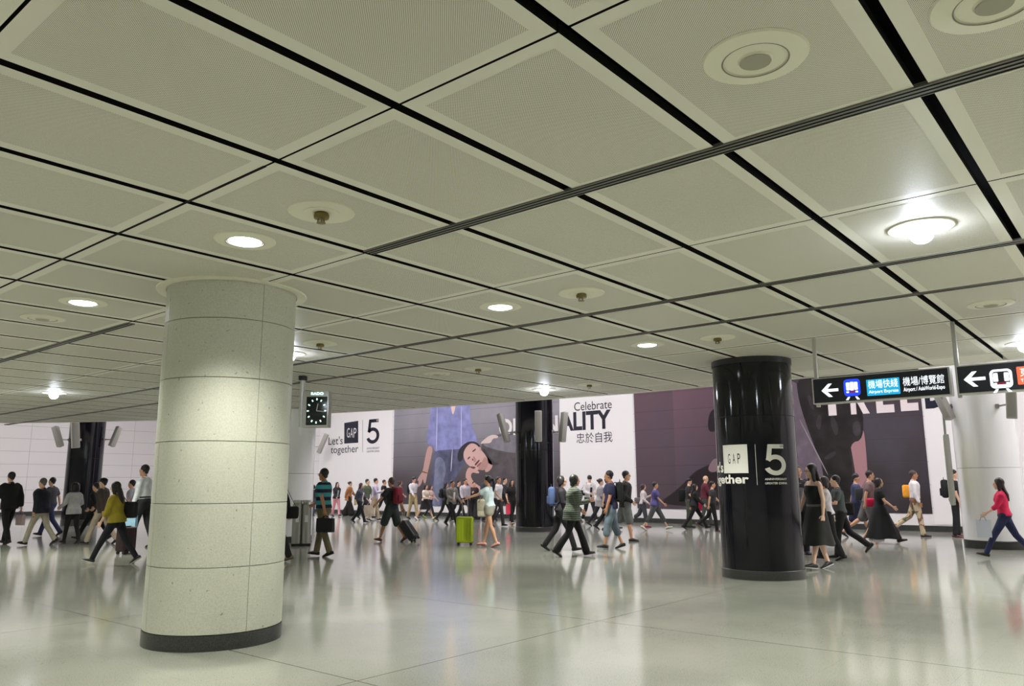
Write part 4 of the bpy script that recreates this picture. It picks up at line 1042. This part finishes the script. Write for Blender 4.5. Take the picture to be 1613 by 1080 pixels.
p = person(221, 862, 734, -62, 'person in white shirt and black trousers beside the stone column', legs='stepL', top=((218, 222, 226), 'long'), bot=((34, 34, 38), 'trousers'), skin='m', arms=((6, 5, 12), (4, 7, 10)), belt=(30, 28, 28), hem=.97)
hand_bag(p, -1, 'light blue and white paper carrier bag held by the white shirt', (150, 190, 212), (.11, .30, .34), .13, 'carrier_bag')
x_, y_ = floor_at(197, 872)
suitcase('dark red and black wheeled case standing behind the mustard top', (x_, y_), math.atan2(x_, y_)-.9, (46, 22, 26), (.38, .24, .50))
# --- by the stone column and the clock
p = person(438, 884, 744, -80, 'person in black mostly hidden by the stone column', legs='stepR', top=((24, 24, 28), 'long'), bot=((20, 20, 22), 'trousers'), shoe=(120, 92, 70))
b_ = p['back'](.78, -.26, .05)
shoulder_bag(p, 1, 'black bag showing at the right edge of the stone column', (22, 22, 24), (.12, .26, .24), z=.76, y=-.20, x=.10)
p = person(507, 876, 740, -60, 'person in teal and navy striped polo shirt and olive trousers walking left', legs='stepR', top=((62, 150, 152), 'short', 'stripes_teal'), bot=((110, 100, 76), 'trousers'), shoe=(38, 34, 34), skin='t', glasses=True, arms=((-22, 8, 6), (26, 8, 34)), lean=2, wide=1.12, hem=.90)
hand_bag(p, -1, 'black briefcase in the hand of the striped polo shirt', (20, 20, 22), (.10, .36, .27), .05, 'briefcase', 'briefcase', .4)
person(492, 812, 764, 30, 'person in dark clothes peeping out left of the striped polo shirt', legs='stand', top=((30, 28, 32), 'long'), bot=((60, 62, 82), 'trousers'), hair=('bob', (24, 22, 22)), sex='f')
person(529, 813, 760, 150, 'person in black cardigan over grey with pink trousers', 'f', legs='stepL', top=((32, 32, 36), 'long'), bot=((216, 148, 156), 'trousers'), hair=('long', (30, 24, 24)), inner=(150, 154, 158), jacket='loose', hem=.86)
p = person(549, 812, 759, 110, 'person in rust brown coat and black trousers walking right', 'f', legs='stepR', top=((158, 106, 62), 'long'), bot=(BK, 'wide'), hair=('bun', (34, 26, 24)), jacket='jacket', hem=.72, inner=(220, 206, 200))
hand_bag(p, -1, 'yellow and black handbag held by the rust brown coat', (188, 182, 130), (.10, .26, .26), .05, 'handbag')
p = person(566, 823, 760, 120, 'person with long hair in white vest and grey sleeves, black trousers', 'f', legs='walkR', top=((70, 74, 86), 'three'), bot=((18, 18, 22), 'trousers'), hair=('long', (44, 28, 28)), inner=(222, 214, 210), jacket='loose')
hand_bag(p, -1, 'large cream tote bag carried by the long-haired white vest', (220, 204, 184), (.12, .44, .40), .10)
person(576, 817, 753, 120, 'person in green checked jacket and dark trousers right behind the white vest', legs='wideR', top=((86, 96, 74), 'long'), bot=((28, 28, 36), 'trousers'), hair=('short', (44, 30, 28)), jacket='jacket')
p = person(589, 820, 754, 100, 'person in lilac shirt and beige trousers handling a small phone', legs='stepL', top=((192, 182, 204), 'long'), bot=((180, 160, 136), 'trousers'), hair=('neat', (30, 24, 24)), arms=((20, 8, 75), (24, 8, 80)), hem=.86)
shoulder_bag(p, -1, 'black messenger bag on the hip of the lilac shirt', (28, 28, 32), (.10, .30, .26), z=.80, y=-.04)
person(603, 809, 755, 110, 'person in black t-shirt and dark jeans behind the lilac shirt', legs='walkL', top=((30, 30, 32), 'short'), bot=((28, 30, 40), 'trousers'), skin='m')
p = person(616, 853, 751, -52, 'person in black t-shirt and dark green shorts walking away left with a red backpack', legs='walkL', top=((36, 40, 40), 'short'), bot=((42, 50, 44), 'shorts'), hair=('short', (74, 60, 50)), shoe=(132, 82, 68), skin='t', arms=((30, 20, 20), (-26, 10, 4)), hem=.88)
backpack(p, 'dark red backpack on the back of the person in green shorts', (122, 26, 46))
sx, sy = floor_at(655, 853)
sb = math.atan2(sx, sy)-52*D2R
suitcase('black ribbed cabin suitcase pulled tilted behind the red backpack', (sx, sy), sb-.35, (26, 27, 30), (.34, .22, .52), hand=p['hand'][1], tilt=38)
person(628, 807, 757, 80, 'person with brown hair in grey-green top and brown trousers behind the red backpack', 'f', legs='stepR', top=((112, 128, 124), 'short'), bot=((104, 88, 72), 'trousers'), hair=('bob', (72, 44, 40)))
p = person(650, 817, 752, 140, 'person in white shirt and khaki trousers looking down', legs='stepL', top=((206, 204, 210), 'long'), bot=((186, 168, 126), 'trousers'), hair=('short', (26, 22, 24)), nod=28, belt=(70, 56, 44), hem=.98)
backpack(p, 'black backpack worn by the white shirt looking down', (26, 28, 34), (.30, .14, .42))
p = person(669, 819, 761, 125, 'person with long hair in cream top and black short skirt', 'f', legs='wideL', top=((222, 206, 188), 'three'), bot=(BK, 'skirt'), hair=('long', (30, 22, 22)), shoe=(226, 226, 222), arms=((10, 8, 70), (10, 8, 70)), hem=.92)
person(677, 816, 763, 120, 'person in pink top and dark jeans with lime green shoes', 'f', legs='walkR', top=((218, 184, 178), 'short'), bot=((34, 40, 52), 'slim'), hair=('long', (58, 36, 30)), shoe=(170, 176, 60))
p = person(701, 820, 759, 110, 'person in black with dark hair behind the grey blazer', 'f', legs='walkL', top=((34, 34, 38), 'long'), bot=(BK, 'slim'), hair=('long', (24, 20, 22)))
backpack(p, 'black backpack left of the grey blazer', (20, 20, 24), (.28, .15, .40))
person(711, 828, 755, 140, 'person in open grey blazer over a white shirt with black trousers', legs='wideR', top=((122, 118, 112), 'long'), bot=((20, 20, 24), 'trousers'), jacket='jacket', hem=.82, inner=(216, 212, 212), skin='m', arms=((10, 6, 40), (16, 8, 50)))
person(721, 816, 756, 125, 'person in dark suit half hidden between blazer and light shirt', legs='walkL', top=((44, 46, 56), 'long'), bot=((26, 26, 34), 'trousers'), jacket='jacket')
person(732, 821, 752, 145, 'person in pale lilac shirt and black trousers left of the lime suitcase', legs='wideL', top=((190, 182, 192), 'long'), bot=((24, 24, 28), 'trousers'), skin='m', hem=.97, arms=((-8, 8, 10), (12, 8, 16)))
p = person(746, 818, 759, 160, 'person in dark brown jacket left of the ponytail', legs='stepL', top=((52, 36, 38), 'long'), bot=(BK, 'wide'), hair=('short', (60, 30, 26)), jacket='jacket', sex='f', arms=((4, 8, 8), (20, 8, 90)))
hand_bag(p, -1, 'bright coral carrier bag above the lime suitcase', (236, 78, 84), (.06, .17, .32), .02, 'carrier_bag', rough=.5)
p = person(771, 861, 751, -70, 'person with a black ponytail in pale blue t-shirt and grey shorts, arm stretched left', 'f', legs='stepR', top=((196, 212, 214), 'short'), bot=((150, 148, 134), 'hotpants'), hair=('ponytail', (24, 20, 24)), shoe=(226, 160, 150), skin='m', arms=((62, 4, 12), (2, 8, 10)), hem=.93, wide=1.05)
lx, ly = floor_at(732, 858)
suitcase('lime green hard suitcase standing upright with raised handle', (lx, ly), math.atan2(lx, ly)+.12, (160, 182, 20), (.40, .24, .60), hand=p['hand'][-1], rough=.5)
shoulder_bag(p, -1, 'cream cloth bag hanging in front of the ponytail person', (216, 206, 184), (.08, .24, .44), z=.70, y=.18, x=.10)
person(766, 822, 749, 150, 'person in dark jacket with dark hair left of the ponytail head', legs='stand', top=((60, 64, 76), 'long'), bot=((36, 36, 42), 'trousers'))
person(784, 829, 752, 130, 'person in white shirt and dark grey trousers right of the ponytail', legs='stepL', top=((208, 206, 208), 'short'), bot=((54, 48, 50), 'trousers'), skin='m', hair=('short', (70, 56, 54)))
p = person(794, 820, 751, 120, 'person in dark grey open jacket over pink shirt beside the far black column', legs='walkL', top=((48, 50, 50), 'long'), bot=((60, 54, 56), 'trousers'), jacket='jacket', inner=(216, 168, 170))
p = person(806, 826, 754, 160, 'person in all black with long hair beside the far black column', 'f', legs='walkR', top=((22, 20, 22), 'short'), bot=((18, 18, 20), 'slim'), hair=('long', (24, 18, 20)), shoe=(180, 150, 120), arms=((0, 6, 10), (6, 14, 30)))
hand_bag(p, 1, 'bright pink cloth bag held beside the black clothes at the far column', (222, 52, 82), (.08, .26, .34), .03, 'cloth_bag')
# --- middle
p = person(884, 868, 748, 90, 'person in dark clothes with black hair behind the striped green jacket', 'f', legs='walkR', top=((36, 32, 40), 'long'), bot=((20, 20, 24), 'trousers'), hair=('bob', (18, 16, 18)), arms=((-18, 10, 60), (10, 8, 60)))
backpack(p, 'blue denim backpack left of the striped green jacket', (70, 88, 130), (.30, .17, .44), z=1.0)
person(903, 876, 746, 78, 'large person in finely striped green-grey jacket and wide black trousers walking right', 'f', legs='walkL', top=((104, 114, 100), 'long', 'stripes_fine'), bot=((16, 16, 17), 'flare'), hair=('bob', (28, 26, 24)), shoe=(58, 48, 40), skin='m', wide=1.22, jacket='jacket', hem=.74, arms=((2, 8, 50), (10, 10, 92)), lean=5)
p = person(929, 818, 748, 150, 'young person in black and white jacket looking down at a phone before the white panel', legs='walkL', top=((214, 210, 210), 'long'), bot=((26, 26, 34), 'trousers'), hair=('fringe', (22, 20, 22)), shoe=(200, 196, 192), nod=25, jacket='jacket', inner=(30, 30, 36), arms=((12, 8, 62, 25), (12, 8, 62, 25)))
shoulder_bag(p, 1, 'black bag slung beside the black and white jacket', (24, 24, 28), (.09, .26, .20), z=.96, y=-.12)
p = person(946, 828, 752, 85, 'person in light grey long cardigan and black leggings walking right', 'f', legs='wideL', top=((150, 148, 150), 'long'), bot=((22, 22, 26), 'slim'), hair=('bun', (44, 30, 30)), jacket='jacket', hem=.70, inner=(34, 34, 34), arms=((4, 6, 40), (8, 6, 50)))
person(957, 834, 751, 90, 'person in blue t-shirt between the grey cardigan and the denim shorts', legs='walkR', top=((56, 56, 130), 'short'), bot=((28, 28, 32), 'trousers'), hair=('short', (58, 36, 32)))
p = person(965, 864, 743, -95, 'person in navy t-shirt and loose blue denim knee-length shorts facing left', legs='stepL', top=((34, 34, 66), 'short'), bot=((98, 112, 122), 'capri', 'denim'), hair=('short', (22, 20, 22)), shoe=(22, 22, 24), skin='t', arms=((8, 6, 10), (0, 6, 12)), hem=.84, wide=1.05, turn=10)
backpack(p, 'black backpack on the navy t-shirt', (18, 18, 22), (.30, .16, .46), z=.98)
person(987, 852, 742, 88, 'person in black hooded jacket and grey shorts walking right, wearing glasses', legs='kickR', top=((30, 28, 27), 'long'), bot=((106, 110, 108), 'shorts'), hair=('short', (24, 22, 24)), shoe=(52, 46, 44), skin='m', glasses=True, jacket='jacket', hem=.80, arms=((-4, 6, 12), (-10, 6, 60)))
p = person(1014, 830, 762, 88, 'person in white jacket and dark capri leggings walking right, red shoes', 'f', legs='kickR', top=((212, 202, 204), 'long'), bot=((62, 62, 70), 'capri'), hair=('bob', (54, 36, 34)), shoe=(146, 40, 66), arms=((6, 10, 110), (0, 10, 50)), hem=.88)
shoulder_bag(p, -1, 'grey shoulder bag at the back of the white jacket with capri leggings', (112, 108, 110), (.13, .34, .24), z=.90, y=-.16)
person(1033, 835, 757, 88, 'person in violet t-shirt and grey capri trousers walking right', 'f', legs='wideL', top=((84, 80, 138), 'short'), bot=((78, 82, 82), 'capri'), hair=('short', (30, 26, 28)), shoe=(206, 202, 184), skin='m', wide=1.12, hem=.86)
p = person(1087, 831, 754, 95, 'person in dark shirt and olive trousers with head bowed', legs='stand', top=((40, 40, 42), 'short'), bot=((70, 76, 58), 'trousers'), hair=('short', (20, 18, 18)), nod=20, arms=((10, 6, 55), (10, 6, 55)))
shoulder_bag(p, -1, 'big black bag at the left side of the olive trousers', (16, 16, 18), (.15, .36, .44), z=.86, y=-.20)
person(1096, 834, 760, 85, 'person in black clothes walking right in front of the olive trousers', 'f', legs='wideL', top=((20, 20, 22), 'long'), bot=((20, 20, 22), 'trousers'), hair=('long', (22, 18, 18)), jacket='jacket', hem=.84)
p = person(1113, 829, 750, 88, 'bald person in maroon jacket near the left edge of the near black column', legs='stepL', top=((92, 28, 46), 'long'), bot=((66, 68, 66), 'trousers'), hair=('bald', (150, 140, 130)), skin='l', jacket='jacket', nod=15)
hand_bag(p, -1, 'pink carrier bag at the side of the maroon jacket', (196, 40, 84), (.06, .30, .40), -.14, 'carrier_bag')
person(1124, 837, 758, 88, 'person in dark grey t-shirt and black trousers half behind the near black column', legs='kickR', top=((46, 48, 50), 'short'), bot=((20, 20, 24), 'trousers'), skin='m', shoe=(110, 70, 70))
# --- right
p = person(1264, 873, 735, 160, 'person in dark suit over grey shirt just right of the near black column', legs='stand', top=((26, 26, 32), 'long'), bot=((20, 20, 24), 'trousers'), jacket='jacket', inner=(110, 112, 124), skin='m')
p = person(1292, 896, 733, -125, 'person in sleeveless black dress with long dark hair and sunglasses walking left', 'f', legs='stepL', top=((18, 18, 20), 'sleeveless'), bot=((30, 30, 30), 'midi'), hair=('long', (26, 22, 24)), shoe=(26, 24, 26), skin='p', arms=((-4, 10, 10), (16, 8, 6)), belt=(96, 90, 86), hem=.98, glasses=True, turn=10)
person(1309, 882, 752, -100, 'person in white blouse and black trousers right behind the black dress', 'f', legs='stepR', top=((214, 208, 212), 'short'), bot=((22, 22, 26), 'trousers'), hair=('bob', (44, 34, 32)), shoe=(24, 24, 28))
p = person(1329, 878, 749, -92, 'person in grey-green shirt and black trousers holding a phone, striding left', legs='kickL', top=((74, 80, 80), 'short'), bot=((20, 20, 24), 'trousers'), hair=('short', (28, 24, 26)), skin='l', arms=((14, 8, 92), (12, 8, 86)), lean=4)
shoulder_bag(p, 1, 'black messenger bag behind the grey-green shirt', (22, 22, 24), (.14, .38, .28), z=.84, y=-.10, cross=True)
person(1353, 846, 745, 90, 'person in blue t-shirt with head lowered in the right crowd', legs='walkL', top=((52, 62, 96), 'short'), bot=((30, 36, 66), 'shorts', 'denim'), hair=('short', (26, 24, 30)), skin='m', nod=18)
p = person(1372, 849, 741, 85, 'person in mauve brown shirt and grey shorts walking right', legs='kickR', top=((120, 98, 98), 'short'), bot=((98, 94, 96), 'shorts'), hair=('short', (36, 26, 28)), skin='m', shoe=(112, 88, 84), glasses=True, lean=8)
shoulder_bag(p, -1, 'dark grey bag beside the mauve brown shirt', (54, 56, 60), (.13, .32, .32), z=.92, y=-.12)
p = person(1390, 856, 750, 88, 'person in black top and very wide black trousers walking right', 'f', legs='wideL', top=((16, 16, 18), 'short'), bot=((14, 14, 16), 'maxi'), hair=('bob', (34, 26, 28)), shoe=(88, 72, 72), skin='l', arms=((-10, 8, 14), (24, 10, 26)), hem=.84, wide=1.05)
shoulder_bag(p, -1, 'pink-red clutch bag under the arm of the wide black trousers', (214, 26, 78), (.12, .32, .22), z=.94, y=-.14)
p = person(1447, 845, 741, 88, 'person in white shirt and camouflage trousers walking right', legs='kickR', top=((222, 216, 218), 'long'), bot=((190, 172, 142), 'trousers', 'camo'), hair=('neat', (62, 52, 50)), shoe=(56, 42, 44), skin='t', arms=((-2, 6, 20), (0, 6, 20)), hem=.97, lean=1)
shoulder_bag(p, -1, 'bright orange-yellow shoulder bag on the white shirt with camouflage trousers', (244, 168, 52), (.12, .40, .34), z=.98, y=-.08)
p = person(1510, 846, 741, 88, 'person in black t-shirt and trousers standing behind the notice board', legs='stand', top=((28, 28, 30), 'short'), bot=((26, 26, 30), 'trousers'), skin='l', shoe=(110, 60, 66))
backpack(p, 'black backpack left of the notice board', (24, 24, 28), (.30, .18, .48), z=.96)
p = person(1590, 880, 750, -92, 'long-haired person in crimson pink top and blue jeans walking left', 'f', legs='wideL', top=((214, 34, 84), 'three'), bot=((32, 38, 72), 'slim', 'denim'), hair=('long', (40, 28, 28)), shoe=(46, 38, 36), skin='l', arms=((24, 6, 30), (-4, 6, 10)), hem=.90)
hand_bag(p, -1, 'translucent white carrier bag in front of the blue jeans at the right edge', (196, 202, 214), (.07, .24, .32), .06, 'carrier_bag', rough=.5)
